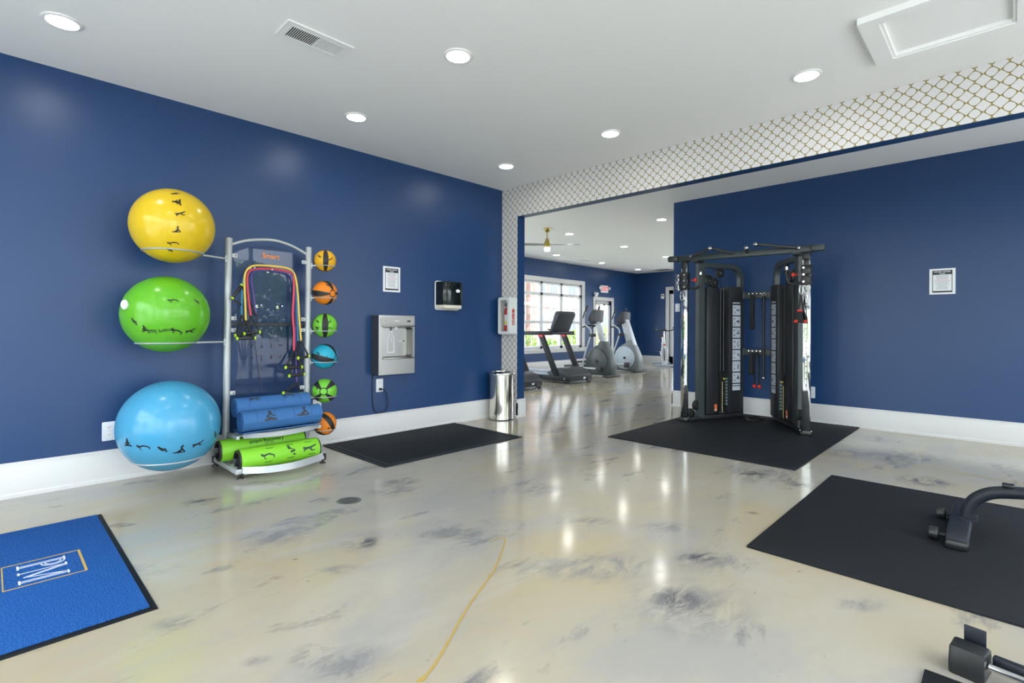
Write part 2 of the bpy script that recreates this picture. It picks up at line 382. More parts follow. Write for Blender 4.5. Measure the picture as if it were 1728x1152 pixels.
obj('stain', G().prism([(1.035+.016*math.cos(k*PI/8)*(1+.2*math.sin(k)), 1.427+.011*math.sin(k*PI/8)) for k in range(16)], .0004, .0014), STAIN, FL, smooth=0)
stain([(5.75, .93), (5.70, .62), (5.66, .3), (5.60, -.2)], .006)

# ------------------------------------------------------------------ windows and doors
def lites(parent, x0, x1, y0, y1, nx, ny, z, bar=.018, name='muntin'):
    """glass lites with muntin bars between them, in a wall frame"""
    wx = (x1-x0)/nx; wy = (y1-y0)/ny
    for i in range(nx):
        for j in range(ny):
            g = G(); g.bb((x0+i*wx, y0+j*wy, z-.002), (x0+(i+1)*wx, y0+(j+1)*wy, z+.002)); obj('pane', g, GLASS, parent, smooth=0)
    for i in range(1, nx): g = G(); g.bb((x0+i*wx-bar/2, y0, z-.012), (x0+i*wx+bar/2, y1, z+.012)); obj(name, g, TRIM, parent, smooth=0)
    for j in range(1, ny): g = G(); g.bb((x0, y0+j*wy-bar/2, z-.012), (x1, y0+j*wy+bar/2, z+.012)); obj(name, g, TRIM, parent, smooth=0)
def rail(parent, name, lo, hi, m=None, bev=.004):
    g = G(); g.bb(lo, hi, bev); return obj(name, g, m or TRIM, parent)

def struct_root(name, M, label):
    o = bpy.data.objects.new(name, None); COL.objects.link(o); o.matrix_basis = M; o['kind'] = 'structure'; o['label'] = label; o['category'] = name.split('_')[0]; return o
w1 = struct_root('window_1', wallY(0, 0, YW), 'large white three-bay window with grilles behind the treadmills')
x0, x1, y0, y1 = WIN
for (a, b, c, d, nm) in ((x0-.14, x1+.14, y1, y1+.13, 'casing'), (x0-.14, x0, y0, y1, 'casing'), (x1, x1+.14, y0, y1, 'casing'), (x0-.16, x1+.16, y0-.12, y0-.04, 'apron')):
    rail(w1, nm, (a, c, 0), (b, d, .025))
rail(w1, 'sill', (x0-.2, y0-.045, -.1), (x1+.2, y0, .06))
MAT_FR = mat('vinyl_window_frame', (.62, .63, .63), .4)
bays = [(10.10, 10.92), (11.03, 11.83), (11.94, 12.77)]
for xa, xb in ((x0, 10.10), (10.92, 11.03), (11.83, 11.94), (12.77, x1)): rail(w1, 'mullion', (xa, y0, -.14), (xb, y1, -.02), MAT_FR)
rail(w1, 'head_rail', (x0, 2.46, -.14), (x1, y1, -.02), MAT_FR); rail(w1, 'transom_rail', (x0, 2.13, -.14), (x1, 2.21, -.02), MAT_FR)
rail(w1, 'meeting_rail', (x0, 1.33, -.13), (x1, 1.40, -.03), MAT_FR); rail(w1, 'bottom_rail', (x0, y0, -.14), (x1, .68, -.02), MAT_FR)
for xa, xb in bays:
    lites(w1, xa, xb, 2.21, 2.46, 3, 1, -.08); lites(w1, xa, xb, 1.40, 2.13, 3, 2, -.07); lites(w1, xa, xb, .68, 1.33, 3, 2, -.09)

def glazed_door(name, M, xa, xb, top, label, nx=3, ny=4, cw=.115, hinge=-1):
    d = struct_root(name, M, label)
    for (a, b, c, e) in ((xa-cw, xb+cw, top, top+cw), (xa-cw, xa, 0, top), (xb, xb+cw, 0, top)): rail(d, 'casing', (a, c, 0), (b, e, .025))
    for (a, b, c, e, nm) in ((xa, xa+.13, 0, top, 'stile'), (xb-.13, xb, 0, top, 'stile'), (xa, xb, top-.13, top, 'top_rail'), (xa, xb, 0, .25, 'bottom_rail')): rail(d, nm, (a, c, -.09), (b, e, -.045))
    lites(d, xa+.13, xb-.13, .25, top-.13, nx, ny, -.068, .016)
    s = xa+.06 if hinge > 0 else xb-.06
    g = G(); g.cyl((s, 1.0, -.045), (s, 1.0, .01), .012); g.cyl((s, 1.0, .005), (s+.11*hinge, 1.0, .005), .009); obj('handle', g, STEEL, d)
    return d
glazed_door('door_1', wallY(0, 0, YW), 13.58, 14.52, 2.09, 'white glazed door with grille beside the big window', nx=3, ny=5)
g = G(); g.bb((13.80, 1.93, -.045), (14.12, 1.99, .02), .006); g.cyl((14.0, 1.99, .0), (14.35, 2.03, .03), .01); obj('door_closer', g, STEEL, bpy.data.objects['door_1'])
glazed_door('door_2', wallX(0, 0, XF), -8.22, -7.28, 2.49, 'tall white glazed door on the end wall behind the exercise bike', nx=2, ny=5)
def plain_window(name, M, x0, x1, y0, y1, nx, label):
    wn = struct_root(name, M, label)
    for (a, b, c, d) in ((x0-.1, x1+.1, y1, y1+.1), (x0-.1, x0, y0-.1, y1), (x1, x1+.1, y0-.1, y1), (x0, x1, y0-.1, y0)): rail(wn, 'casing', (a, c, 0), (b, d, .025))
    n = max(1, round((x1-x0)/.85)); wx = (x1-x0)/n
    for k in range(n+1): rail(wn, 'mullion', (max(x0, x0+k*wx-.03), y0, -.12), (min(x1, x0+k*wx+.03), y1, -.03))
    for k in range(n): lites(wn, x0+k*wx+.03, x0+(k+1)*wx-.03, y0, y1, 1, 2, -.08, .03)
plain_window('window_added_6', wallY(0, 0, YW), 6.0, 9.2, .60, 2.52, 4, 'added unseen white window further along behind the hidden treadmill')  # hidden window added to bring more daylight into the cardio area
plain_window('window_added_7', wallX(0, 0, XF), -6.7, -4.2, .60, 2.52, 3, 'added unseen white window on the end wall past the tall door')  # out of view, added to brighten the cardio area
plain_window('window_added_9', SW, -14.6, -8.4, .5, 2.75, 7, 'added unseen wide white window in the side wall of the cardio area')  # unseen opening put in to lighten the cardio ceiling and walls
plain_window('window_added_10', EW, 5.6, 9.0, .5, 2.75, 4, 'added unseen white window behind the papered column')  # added out of sight to let extra daylight into the cardio area
plain_window('window_2', WX, -1.7, 1.1, .12, 2.85, 2, 'white window in the wall opposite the header')  # windows behind the camera, inferred from reflections, enlarged to admit more daylight
plain_window('window_3', WX, 1.45, 4.6, .04, 2.85, 3, 'full-height white glazing by the entrance mat')
plain_window('window_8', WY, -.8, 1.5, .12, 2.85, 3, 'tall white window in the entrance corner')
plain_window('window_4', WY, -4.75, -1.1, .12, 2.85, 3, 'wide white window opposite the ball rack')
plain_window('window_5', WY, -7.1, -5.2, .12, 2.85, 2, 'white window facing the opening')

# ------------------------------------------------------------------ ceiling things
LENS = mat('lit_diffuser', (1, 1, 1), .5, emit=LAMP, ecol=(1, .97, .92))
RINGM = mat('light_trim_white', (.85, .85, .84), .4)
def make_light(x, y, z, label, group=None):
    t = thing('ceiling_light', label, 'ceiling light', T(x, y, z), group)
    g = G(); g.lathe([(.078, -.002), (.080, -.010), (.092, -.010), (.100, -.005), (.101, 0), (.078, 0)], seg=40); obj('trim_ring', g, RINGM, t)
    g = G(); g.lathe([(0, -.006), (.079, -.006), (.079, -.002), (0, -.002)], seg=40); obj('diffuser', g, LENS, t)
    return t
L0 = make_light(.319, 4.196, H, 'round recessed downlight in the ceiling above the blue entrance mat')
for x, y, lb in ((2.298, 4.186, 'round recessed downlight close to the navy wall above the bottle filler'), (4.208, 4.19, 'round recessed downlight in the ceiling nearest the fire extinguisher cabinet'),
                 (2.269, 2.733, 'round recessed downlight in the ceiling next to the air vent'), (4.196, 2.756, 'round recessed downlight in front of the papered header, above bare floor'),
                 (4.236, 1.071, 'round recessed downlight in the ceiling next to the attic hatch')):
    dup(L0, T(x, y, H), lb)
for x, y, lb in ((.32, 2.73, 'round recessed downlight over the near edge of the blue entrance mat'), (.32, 1.07, 'round recessed downlight over the bare floor near the entrance windows'), (2.27, 1.07, 'round recessed downlight over the floor beside the low rail unit'),
                 (-1.2, 2.73, 'round recessed downlight by the full-height entrance glazing'), (2.27, -.8, 'round recessed downlight by the wide window opposite the ball rack'), (4.24, -.8, 'round recessed downlight over the pad of the weight bench')):
    dup(L0, T(x, y, H), lb)
for x, y, lb in ((8.344, 6.463, 'round recessed downlight beside the ceiling fan'), (8.351, 4.407, 'round recessed downlight by the end of the navy wall with the cable machine'),
                 (10.52, 6.515, 'round recessed downlight over the floor in front of the ellipticals'), (10.528, 8.583, 'round recessed downlight above the treadmill end of the big window'),
                 (12.712, 8.632, 'round recessed downlight above the glazed door end of the big window'), (12.795, 6.617, 'round recessed downlight between the ellipticals and the exercise bike'),
                 (14.923, 8.711, 'round recessed downlight in the far corner near the glazed door')):
    dup(L0, T(x, y, H2), lb)
for x, y, lb in ((8.35, 8.6, 'round recessed downlight above the rear of the treadmill in full view'), (10.52, 4.4, 'round recessed downlight by the side wall across from the dark elliptical'), (12.75, 4.4, 'round recessed downlight by the side wall across from the silver elliptical'),
                 (14.92, 6.6, 'round recessed downlight above the exercise bike'), (14.92, 4.6, 'round recessed downlight in the corner of side wall and end wall'), (6.25, 7.8, 'round recessed downlight above the treadmill behind the papered column')):
    dup(L0, T(x, y, H2), lb)

# air vent
t = thing('air_vent', 'white rectangular louvred air vent in the front ceiling', 'vent', T(1.5, 3.268, H))
g = G(); g.ring(rrect(.44, .225, .006, 2), rrect(.355, .145, .003, 2), -.008, 0); obj('frame', g, RINGM, t)
g = G(); g.bb((-.178, -.073, -.0008), (.178, .073, -.0002)); obj('duct_shade_sheet', g, mat('duct_shade', (.02, .02, .022), .8), t)  # flat dark sheet painted as the shade inside the duct
for k in range(28):
    if k == 14: continue
    x = -.172+k*.0127
    g = G(); g.box((x, 0, -.0052), (.0085 if k > 14 else .009, .146, .001 if k > 14 else .0032), rot=RY(-.9 if k < 14 else .22)); obj('slat', g, RINGM, t, smooth=0)
g = G(); g.box((.006, 0, -.005), (.008, .146, .006)); obj('divider', g, RINGM, t, smooth=0)
g = G(); g.box((-.09, -.068, -.0075), (.17, .006, .002)); g.box((.1, -.068, -.0075), (.16, .006, .002)); obj('damper_bar', g, RINGM, t, smooth=0)
# attic hatch
t = thing('attic_hatch', 'white framed attic access hatch set in the front ceiling', 'hatch', T(4.035, .26, H))
g = G(); g.ring(rrect(.71, .80, .004, 1), rrect(.55, .60, .004, 1), -.038, 0); obj('frame', g, CEIL, t)
g = G(); g.bb((-.285, -.31, -.006), (.285, .31, -.001)); obj('panel', g, CEIL, t)
g = G(); g.ring(rrect(.55, .60, .004, 1), rrect(.515, .565, .004, 1), -.03, -.002); obj('stop_moulding', g, CEIL, t)

# far vents
def grille(name, lb, x, y, lx, ly):
    t = thing(name, lb, 'vent', T(x, y, H2)); g = G(); g.ring(rrect(lx, ly, .01, 1), rrect(lx-.07, ly-.07, .005, 1), -.012, 0); obj('frame', g, RINGM, t)
    g = G(); g.bb((-lx/2+.03, -ly/2+.03, -.002), (lx/2-.03, ly/2-.03, -.0005)); obj('duct_shade_sheet', g, MATS['duct_shade'], t)  # dark sheet again stands in for the unlit duct
    for k in range(9):
        g = G(); g.box((0, -ly/2+.05+(ly-.1)*k/8, -.007), (lx-.07, .018, .002), rot=RX(.5)); obj('slat', g, RINGM, t, smooth=0)
grille('air_vent', 'small white air vent in the ceiling near the big window', 11.957, 8.685, .36, .26)
grille('return_grille', 'white return air grille in the ceiling by the end wall', 15.6, 8.15, .6, .6)

# ceiling fan
BRASS = mat('antique_brass', (.42, .33, .10), .3, metal=1)
t = thing('ceiling_fan', 'brass ceiling fan with thin blades and a small glass light', 'ceiling fan', T(7.60, 6.43, H2))
g = G(); g.lathe([(0, 0), (.072, 0), (.072, -.012), (.045, -.06), (.018, -.075), (0, -.075)]); obj('canopy', g, BRASS, t)
g = G(); g.cyl((0, 0, -.07), (0, 0, -.22), .011); obj('downrod', g, BRASS, t)
g = G(); g.lathe([(0, -.20), (.03, -.20), (.036, -.235), (.05, -.25), (.06, -.30), (.066, -.35), (.06, -.365), (0, -.365)]); obj('motor_housing', g, BRASS, t)
g = G(); g.lathe([(0, -.455), (.045, -.45), (.06, -.42), (.055, -.37), (0, -.366)]); obj('light_bowl', g, mat('frosted_lit_glass', (1, .97, .9), .3, emit=2.2), t)
BL = mat('fan_blade_grey', (.25, .25, .245), .4)
for a in (-47, 137):
    q = RZ(math.radians(a)); g = G()
    t0 = G(); t0.prism([(.06, -.03), (.2, -.05), (.6, -.06), (.64, -.03), (.64, .03), (.6, .06), (.2, .05), (.06, .03)], -.005, .005)
    t0.bm.transform(q @ T(0, 0, -.315) @ RX(.2)); obj('blade', t0, BL, t)

# ------------------------------------------------------------------ wall things
DK = mat('socket_dark', (.05, .05, .05), .5); OUTM = mat('outlet_plastic', (.72, .76, .80), .35)
def outlet(M, label, w=.088, h=.145, kind='outlet'):
    t = thing('wall_outlet' if kind == 'outlet' else 'light_switch', label, 'outlet' if kind == 'outlet' else 'switch', M)
    g = G(); g.prism(rrect(w, h, .008, 3), 0, .007, bev=.002); obj('cover_plate', g, OUTM, t)
    if kind == 'outlet':
        for s in (-1, 1):
            g = G(); g.prism(rrect(w*.42, h*.25, .012, 4, 0, s*h*.2), .007, .0085); o = obj('receptacle', g, WHITEP, t)
            g = G()
            for dx in (-.008, .008): g.bb((dx-.0017, s*h*.2-.002, .0085), (dx+.0017, s*h*.2+.008, .0089))
            g.prism(circ(.003, 10, 0, s*h*.2-.009), .0085, .0089); obj('slots', g, DK, o)
    else:
        g = G(); g.prism(rrect(w*.45, h*.55, .004, 3), .007, .012, bev=.001); obj('rocker', g, WHITEP, t)
    return t
outlet(wallY(.660, .388), 'white wall outlet beside the big blue exercise ball')
outlet(wallY(2.318, .400), 'white wall outlet partly hidden behind the medicine ball rack')
outlet(wallY(3.030, .556), 'white wall outlet with a black plug under the bottle filler')
outlet(wallX(1.800, .385, A2), 'white wall outlet low on the navy wall beside the cable machine')
outlet(wallX(3.626, 1.517, A2), 'white light switch at the end of the navy wall', .075, .125, 'switch')
outlet(wallY(11.33, .385, YW), 'white wall outlet under the big window', .1, .16)
outlet(wallX(8.41, .36, XF), 'white wall outlet behind the exercise bike', .12, .16)
t = thing('thermostat', 'white thermostat on the end wall beside the tall door', 'thermostat', wallX(8.45, 2.29, XF)); g = G(); g.prism(rrect(.11, .165, .01, 3), 0, .03, bev=.004); obj('case', g, WHITEP, t)
g = G(); g.prism(rrect(.07, .05, .004, 2, 0, .03), .03, .032); obj('screen', g, GREYP, t)

def rules_sign(M, label):
    W_, H_ = .222, .285
    t = thing('rules_sign', label, 'sign', M)
    g = G(); g.prism(rrect(W_, H_, .002, 1), .0, .006); obj('board', g, mat('sign_white', (.78, .80, .82), .35), t)
    PR = mat('sign_black', (.02, .02, .022), .4); g = G()
    g.ring(rrect(.172, .245, .001, 1), rrect(.160, .235, .001, 1), .006, .0066); g.bb((-.083, .075, .006), (.083, .12, .0066)); g.bb((-.083, -.12, .006), (.083, -.105, .0066)); obj('black_border', g, PR, t)
    g = G(); g.text('FITNESS CENTER', .0185, T(0, .106, .0069)); g.text('RULES', .0165, T(0, .086, .0069)); obj('heading', g, MATS['sign_white'], t, smooth=0)
    g = G(); g2 = G(); rnd = random.Random(3)
    for k in range(15):
        wv = .13-.05*rnd.random(); y = .066-k*.0108; (g2 if k in (4, 5) else g).bb((-wv/2, y-.0026, .006), (wv/2, y+.0012, .0064))
    obj('fine_print', g, mat('print_grey', (.30, .31, .33), .5), t, smooth=0); obj('red_print', g2, mat('print_red', (.62, .25, .25), .5), t, smooth=0)
rules_sign(wallY(3.180, 1.740), 'white fitness rules notice on the wall above the bottle filler')
rules_sign(wallX(.513, 1.732, A2), 'white fitness rules notice alone on the navy wall beyond the cable machine')

# bottle filler
t = thing('bottle_filler', 'stainless steel wall-mounted bottle filling station with black cord', 'water dispenser', wallY(3.16, 1.006))
W_, H_, D_ = .462, .648, .15
STS = mat('satin_stainless', (.36, .355, .335), .3, metal=1)
RECW, RECH = .40, .335
ro = rrect(W_, H_, .006, 6); ri = rrect(RECW, RECH, .035, 6, .005, .028)
g = G(); g.ring(ro, ri, D_-.004, D_); g.ring(rrect(W_, H_, .006, 2), rrect(W_-.01, H_-.01, .004, 2), 0, D_-.004); obj('case', g, [STS], t)
for sx in (-1, 1): g = G(); g.box((sx*(W_/2-.0015), 0, D_/2-.002), (.005, H_-.004, D_-.008)); obj('side_panel', g, mat('case_dark_grey', (.05, .055, .065), .4), t, smooth=0)
# recess
g = G(); bm = g.bm; ri2 = rrect(RECW-.05, RECH-.02, .03, 6, .005, .028)
a = [bm.verts.new((x, y, D_-.004)) for x, y in ri]; b_ = [bm.verts.new((x, y, D_-.085)) for x, y in ri2]
for i in range(len(a)): bm.faces.new((a[i], a[(i+1) % len(a)], b_[(i+1) % len(a)], b_[i]))
bm.faces.new(b_); obj('alcove', g, STS, t)
g = G(); g.prism(rrect(.43, .085, .03, 5, .005, .262), D_, D_+.004, bev=.0015); obj('control_panel', g, mat('panel_grey', (.40, .40, .385), .4), t)
g = G(); g.bb((-.2, .2, D_), (.21, .213, D_+.035), .005); g.bb((-.19, -.155, D_-.01), (.205, -.138, D_+.03), .005); obj('ledge', g, STS, t)
g = G(); g.cyl((0, .2, D_-.03), (0, .17, D_-.03), .018); obj('spout', g, WHITEP, t)
g = G(); g.prism(rrect(.045, .018, .003, 2, .15, .262), D_+.004, D_+.0055); obj('counter_display', g, BLACKP, t)
g = G(); g.text('ELKAY', .022, T(-.0, .264, D_+.0046)); obj('maker_mark', g, WHITEP, t, smooth=0)
g = G(); g.prism(rrect(.014, .006, .002, 2, -.15, .264), D_+.004, D_+.0052); obj('status_light', g, mat('red_led', (.6, .05, .03), .4, emit=.5), t)
bt_ = [(-.045, -.11), (.045, -.11), (.045, .06), (.022, .1), (.022, .13), (-.022, .13), (-.022, .1), (-.045, .06)]
bi_ = [(-.036, -.101), (.036, -.101), (.036, .056), (.014, .096), (.014, .121), (-.014, .121), (-.014, .096), (-.036, .056)]
g = G(); g.ring([(x-.03, y+.02) for x, y in bt_], [(x-.03, y+.02) for x, y in bi_], D_-.0849, D_-.083); g.prism(circ(.014, 14, -.03, .05), D_-.0849, D_-.083); g.bb((-.155, -.06, D_-.0849), (-.145, .08, D_-.083)); g.bb((.07, .035, D_-.0849), (.12, .041, D_-.083)); obj('bottle_outline', g, WHITEP, t)
g = G(); g.prism(circ(.007, 12, -.03, .16), D_-.0849, D_-.080); g.prism(circ(.006, 12, -.03, .05), D_-.083, D_-.080); g.prism(circ(.007, 12, .14, .038), D_-.0849, D_-.078); obj('sensor', g, BLACKP, t)
g = G()
pts = [(-.215, -.32, .02), (-.219, -.40, .012), (-.218, -.60, .01), (-.205, -.70, .01), (-.17, -.745, .012), (-.10, -.75, .014), (-.045, -.72, .014), (-.03, -.66, .016), (-.045, -.57, .02), (-.075, -.515, .028), (-.108, -.493, .03)]
g.tube(smoothpath(pts, 6), .0045, 8); obj('power_cord', g, BLACKP, t)
g = G(); g.box((-.128, -.49, .022), (.034, .026, .026), .006); obj('plug', g, BLACKP, t)

# paper towel dispenser
t = thing('paper_towel_dispenser', 'glossy black paper towel dispenser with white back on the navy wall', 'dispenser', wallY(3.955, 1.59))
W_, H_ = .335, .335
BG = mat('gloss_black_green', (.006, .012, .012), .12)
g = G(); g.prism(rrect(W_+.012, H_+.02, .03, 4), 0, .022, bev=.004); obj('back_plate', g, WHITEP, t)
prof = [(0, 0), (0, .05), (.018, .12), (.05, .138), (.17, .145), (W_-.05, .138), (W_-.018, .12), (W_, .05), (W_, 0)]
g = G(); g.prism([(x-W_/2, y+.02) for x, y in prof], -.115, .165, cols((1, 0, 0), (0, 0, 1), (0, 1, 0), (0, 0, 0)), bev=.008); obj('cover', g, BG, t)
g = G(); g.prism([(x-W_/2, y+.02) for x, y in prof[:1]+[(.01, .05), (.03, .12), (.17, .140), (W_-.03, .12), (W_-.01, .05)]+prof[-1:]], -.158, -.117, cols((1, 0, 0), (0, 0, 1), (0, 1, 0), (0, 0, 0)), bev=.006); obj('bottom_tray', g, mat('cream_plastic', (.72, .68, .58), .4), t)
g = G(); g.box((.02, -.168, .11), (.2, .008, .07), .003, rot=RX(-.35)); obj('paper_sheet', g, mat('towel_paper', (.78, .72, .62), .8), t)
g = G(); g.prism([(.035*math.cos(q*PI/12)*.9+.06, .020*math.sin(q*PI/12)+.055) for q in range(24)], .163, .1665); obj('badge', g, WHITEP, t)

# fire extinguisher cabinet on the papered column, extinguisher inside
t = thing('extinguisher_cabinet', 'white fire extinguisher cabinet with red FIRE lettering at the papered corner', 'cabinet', wallX(4.802, 1.358))
CW, CH, CD = .21, .49, .15
CAB = mat('cabinet_white_enamel', (.70, .735, .71), .35)
ro = rrect(CW, CH, .03, 5); ri = rrect(CW-.07, CH-.075, .012, 5)
g = G(); g.ring(ro, ri, CD-.02, CD); g.ring(rrect(CW, CH, .03, 5), rrect(CW-.012, CH-.012, .025, 5), 0, CD-.02); g.prism(rrect(CW-.01, CH-.01, .026, 5), .0005, .006); obj('body', g, CAB, t)
g = G(); g.bb((-CW/2+.034, -CH/2+.036, CD-.012), (CW/2-.034, CH/2-.036, CD-.009)); obj('pane', g, GLASS, t, smooth=0)
RED = mat('fire_red', (.50, .025, .02), .35)
Ms = cols((0, 0, -1), (0, 1, 0), (1, 0, 0), (CW/2+.0005, 0, 0))     # right-hand side panel: text runs up
g = G(); g.bb((CW/2, -.125, .05), (CW/2+.001, .06, .092)); g.bm.verts.ensure_lookup_table()
tri = [(CW/2+.0008, .06, .040), (CW/2+.0008, .06, .102), (CW/2+.0008, .105, .071)]; g.poly(tri); obj('fire_label', g, RED, t, smooth=0)
g = G()
for k, ch in enumerate('FIRE'): g.text(ch, .046, cols((0, 0, -1), (0, 1, 0), (1, 0, 0), (CW/2+.0016, .028-k*.043, .071)))
obj('fire_lettering', g, CAB, t, smooth=0)
t = thing('fire_extinguisher', 'red fire extinguisher inside the white wall cabinet', 'fire extinguisher', wallX(4.80, 1.358-.205))
Mx = T(0, 0, .068) @ RX(-PI/2)
g = G(); g.lathe([(0, 0), (.045, 0), (.05, .01), (.05, .27), (.04, .30), (.018, .315), (.018, .33), (0, .33)], Mx); obj('cylinder', g, RED, t)
g = G(); g.lathe([(.0505, .08), (.0508, .08), (.0508, .22), (.0505, .22)], Mx); obj('label_band', g, mat('label_pale', (.65, .66, .6), .5), t)
g = G(); g.lathe([(.0509, .10), (.0512, .10), (.0512, .13), (.0509, .13)], Mx); obj('yellow_band', g, mat('yellow_label', (.75, .6, .05), .5), t)
g = G(); g.box((0, .345, .068), (.03, .03, .03), .004); g.box((0, .37, .085), (.014, .012, .075), .003, rot=RX(.3)); g.box((0, .34, .10), (.014, .01, .06), .003, rot=RX(-.3)); obj('valve_lever', g, BLACKP, t)
g = G(); g.tube(smoothpath([(.0, .34, .06), (.04, .33, .05), (.056, .25, .06), (.056, .10, .07)], 6), .008, 8); obj('hose', g, BLACKP, t)

# trash can
t = thing('trash_can', 'round polished stainless steel open-top trash can in the corner', 'trash can', T(4.715, 4.765, 0))
POL = mat('polished_stainless', (.66, .64, .58), .14, metal=1)
g = G(); g.lathe([(0, .012), (.158, .012), (.158, .60), (.152, .60), (.152, .03), (0, .03)], seg=48); obj('body', g, POL, t)
g = G(); g.lathe([(.150, .585), (.172, .588), (.178, .596), (.176, .606), (.150, .618), (.128, .622), (.126, .612), (.150, .60)], seg=48); obj('rim', g, POL, t)
g = G(); g.lathe([(0, 0), (.15, 0), (.15, .012), (0, .012)], seg=48); obj('base', g, BLACKP, t)

# ------------------------------------------------------------------ pixel -> point on a plane (1728x1152 frame)
def P(u, v, ax, val):
    d = _f+_r*((u-864)/859.7467)-_u*((v-552.5891)/859.7467); c = V((0, 0, 1.2)); i = 'XYZ'.index(ax)
    return c+d*((val-c[i])/d[i])
def wmat(o):
    M = o.matrix_basis.copy()
    while o.parent: o = o.parent; M = o.matrix_basis @ M
    return M
def wobj(name, g, m, parent, smooth=38, label=None):
    g.bm.transform(wmat(parent).inverted()); return obj(name, g, m, parent, smooth=smooth, label=label)

# ------------------------------------------------------------------ mats and drain
def mat_prism(g, x0, x1, y0, y1, z0, z1, bev=.003, mi=0): return g.bb((x0, y0, z0), (x1, y1, z1), bev, mi)
def rubber_drain_material():
    m = mat('perforated_rubber', (.009, .012, .016), .65, spec=.22); nt = m.node_tree; b = nt.nodes['Principled BSDF']; N = nt.nodes.new; L = nt.links.new
    tc = N('ShaderNodeTexCoord'); mp = N('ShaderNodeMapping'); mp.inputs['Scale'].default_value = (38, 38, 38); L(tc.outputs['Object'], mp.inputs[0])
    vo = N('ShaderNodeTexVoronoi'); vo.inputs['Randomness'].default_value = 0; vo.inputs['Scale'].default_value = 1; L(mp.outputs[0], vo.inputs['Vector'])
    rp = N('ShaderNodeValToRGB'); rp.color_ramp.elements[0].position = .22; rp.color_ramp.elements[1].position = .34; L(vo.outputs['Distance'], rp.inputs[0])
    bp = N('ShaderNodeBump'); bp.inputs['Strength'].default_value = 1; bp.inputs['Distance'].default_value = .006; L(rp.outputs[0], bp.inputs['Height']); L(bp.outputs[0], b.inputs['Normal'])
    return m
t = thing('drainage_mat', 'black perforated rubber mat with ribbed border along the baseboard', 'mat', T(3.225, 4.375, 0))
g = G(); g.bb((-.80, -.535, .002), (.80, .535, .011)); obj('perforated_field', g, rubber_drain_material(), t, smooth=0)
g = G(); g.ring([(-.86, -.575), (.855, -.575), (.855, .575), (-.86, .575)], [(-.79, -.525), (.79, -.525), (.79, .525), (-.79, .525)], 0, .010); g.ring([(-.825, -.55), (.82, -.55), (.82, .55), (-.825, .55)], [(-.80, -.535), (.80, -.535), (.80, .535), (-.80, .535)], .010, .016)
obj('border', g, mat('black_border_rubber', (.014, .018, .024), .5, spec=.3), t)

CARPET = mat('blue_loop_carpet', (.007, .058, .27), .95, spec=.1, bump=(170, 1.0, .008), var=(165, (.034, .155, .45)))
t = thing('entrance_mat', 'blue carpet entrance mat with PM monogram and black rubber edge', 'mat', T(-.35, 3.36, 0))
g = G(); g.bb((-.86, -.778, 0), (.86, .772, .005), .002); obj('rubber_edge', g, mat('mat_edge_rubber', (.007, .010, .014), .6, spec=.2), t)
g = G(); g.bb((-.80, -.748, .004), (.836, .758, .012), .004); obj('carpet', g, CARPET, t)
GOLD = mat('gold_carpet_print', (.50, .33, .07), .9); WHC = mat('white_carpet_print', (.62, .68, .78), .9)
g = G(); cx, cy = .198+.35, 3.372-3.36
g.ring([(cx-.148, cy-.163), (cx+.148, cy-.163), (cx+.148, cy+.163), (cx-.148, cy+.163)], [(cx-.143, cy-.155), (cx+.138, cy-.155), (cx+.138, cy+.155), (cx-.143, cy+.155)], .0121, .0128); obj('gold_frame', g, GOLD, t, smooth=0)
# serif monogram, drawn in letter space (x right, y up) and laid so that right = -Y, up = +X
def monogram():
    g = G(); Mm = cols((0, -1, 0), (1, 0, 0), (0, 0, 1), (cx-.095, cy+.125, 0))
    def bar(x0, y0, x1, y1, wd):
        d = V((x1-x0, y1-y0)).normalized(); n = V((-d.y, d.x))*wd/2
        g.prism([(x0+n.x, y0+n.y), (x1+n.x, y1+n.y), (x1-n.x, y1-n.y), (x0-n.x, y0-n.y)][::-1], .0121, .0129, Mm)
    h = .18
    for xx in (.018, .034): bar(xx, .008, xx, h-.006, .006)
    bar(0, .004, .055, .004, .008); bar(0, h-.004, .05, h-.004, .008)
    for R_ in (.044, .030):
        pts = [(.045+R_*math.cos(a), h-.048+R_*1.0*math.sin(a)) for a in [PI/2-k*PI/10 for k in range(11)]]
        for p, q in zip(pts, pts[1:]): bar(*p, *q, .006)
    bar(.03, h-.092, .05, h-.092, .006)
    o = .105
    for xx in (o+.012,): bar(xx, .008, xx, h-.01, .006)
    for xx in (o+.118, o+.134): bar(xx, .008, xx, h-.01, .006)
    bar(o-.004, .004, o+.028, .004, .008); bar(o+.102, .004, o+.15, .004, .008); bar(o-.008, h-.004, o+.03, h-.004, .008); bar(o+.11, h-.004, o+.15, h-.004, .008)
    bar(o+.012, h-.008, o+.068, .02, .006); bar(o+.026, h-.008, o+.074, .03, .006); bar(o+.070, .02, o+.118, h-.01, .006)
    return g
obj('monogram', monogram(), WHC, t, smooth=0)

def rubber_mat(label, x0, x1, y0, y1, group=None):
    t = obj('rubber_mat', G().bb(((x0-x1)/2, (y0-y1)/2, 0), ((x1-x0)/2, (y1-y0)/2, .012), .003), BLACKR, M=T((x0+x1)/2, (y0+y1)/2, 0)); tag(t, label, 'mat')
    return t
rubber_mat('large black rubber mat under the cable machine', 4.755, 7.362, 1.276, 3.14)
rubber_mat('black textured rubber mat under the weight bench', 2.905, 4.80, -.25, 1.02)
rubber_mat('black rubber mat on the floor beside the low chrome rail unit', .45, 2.292, -1.0, .203)

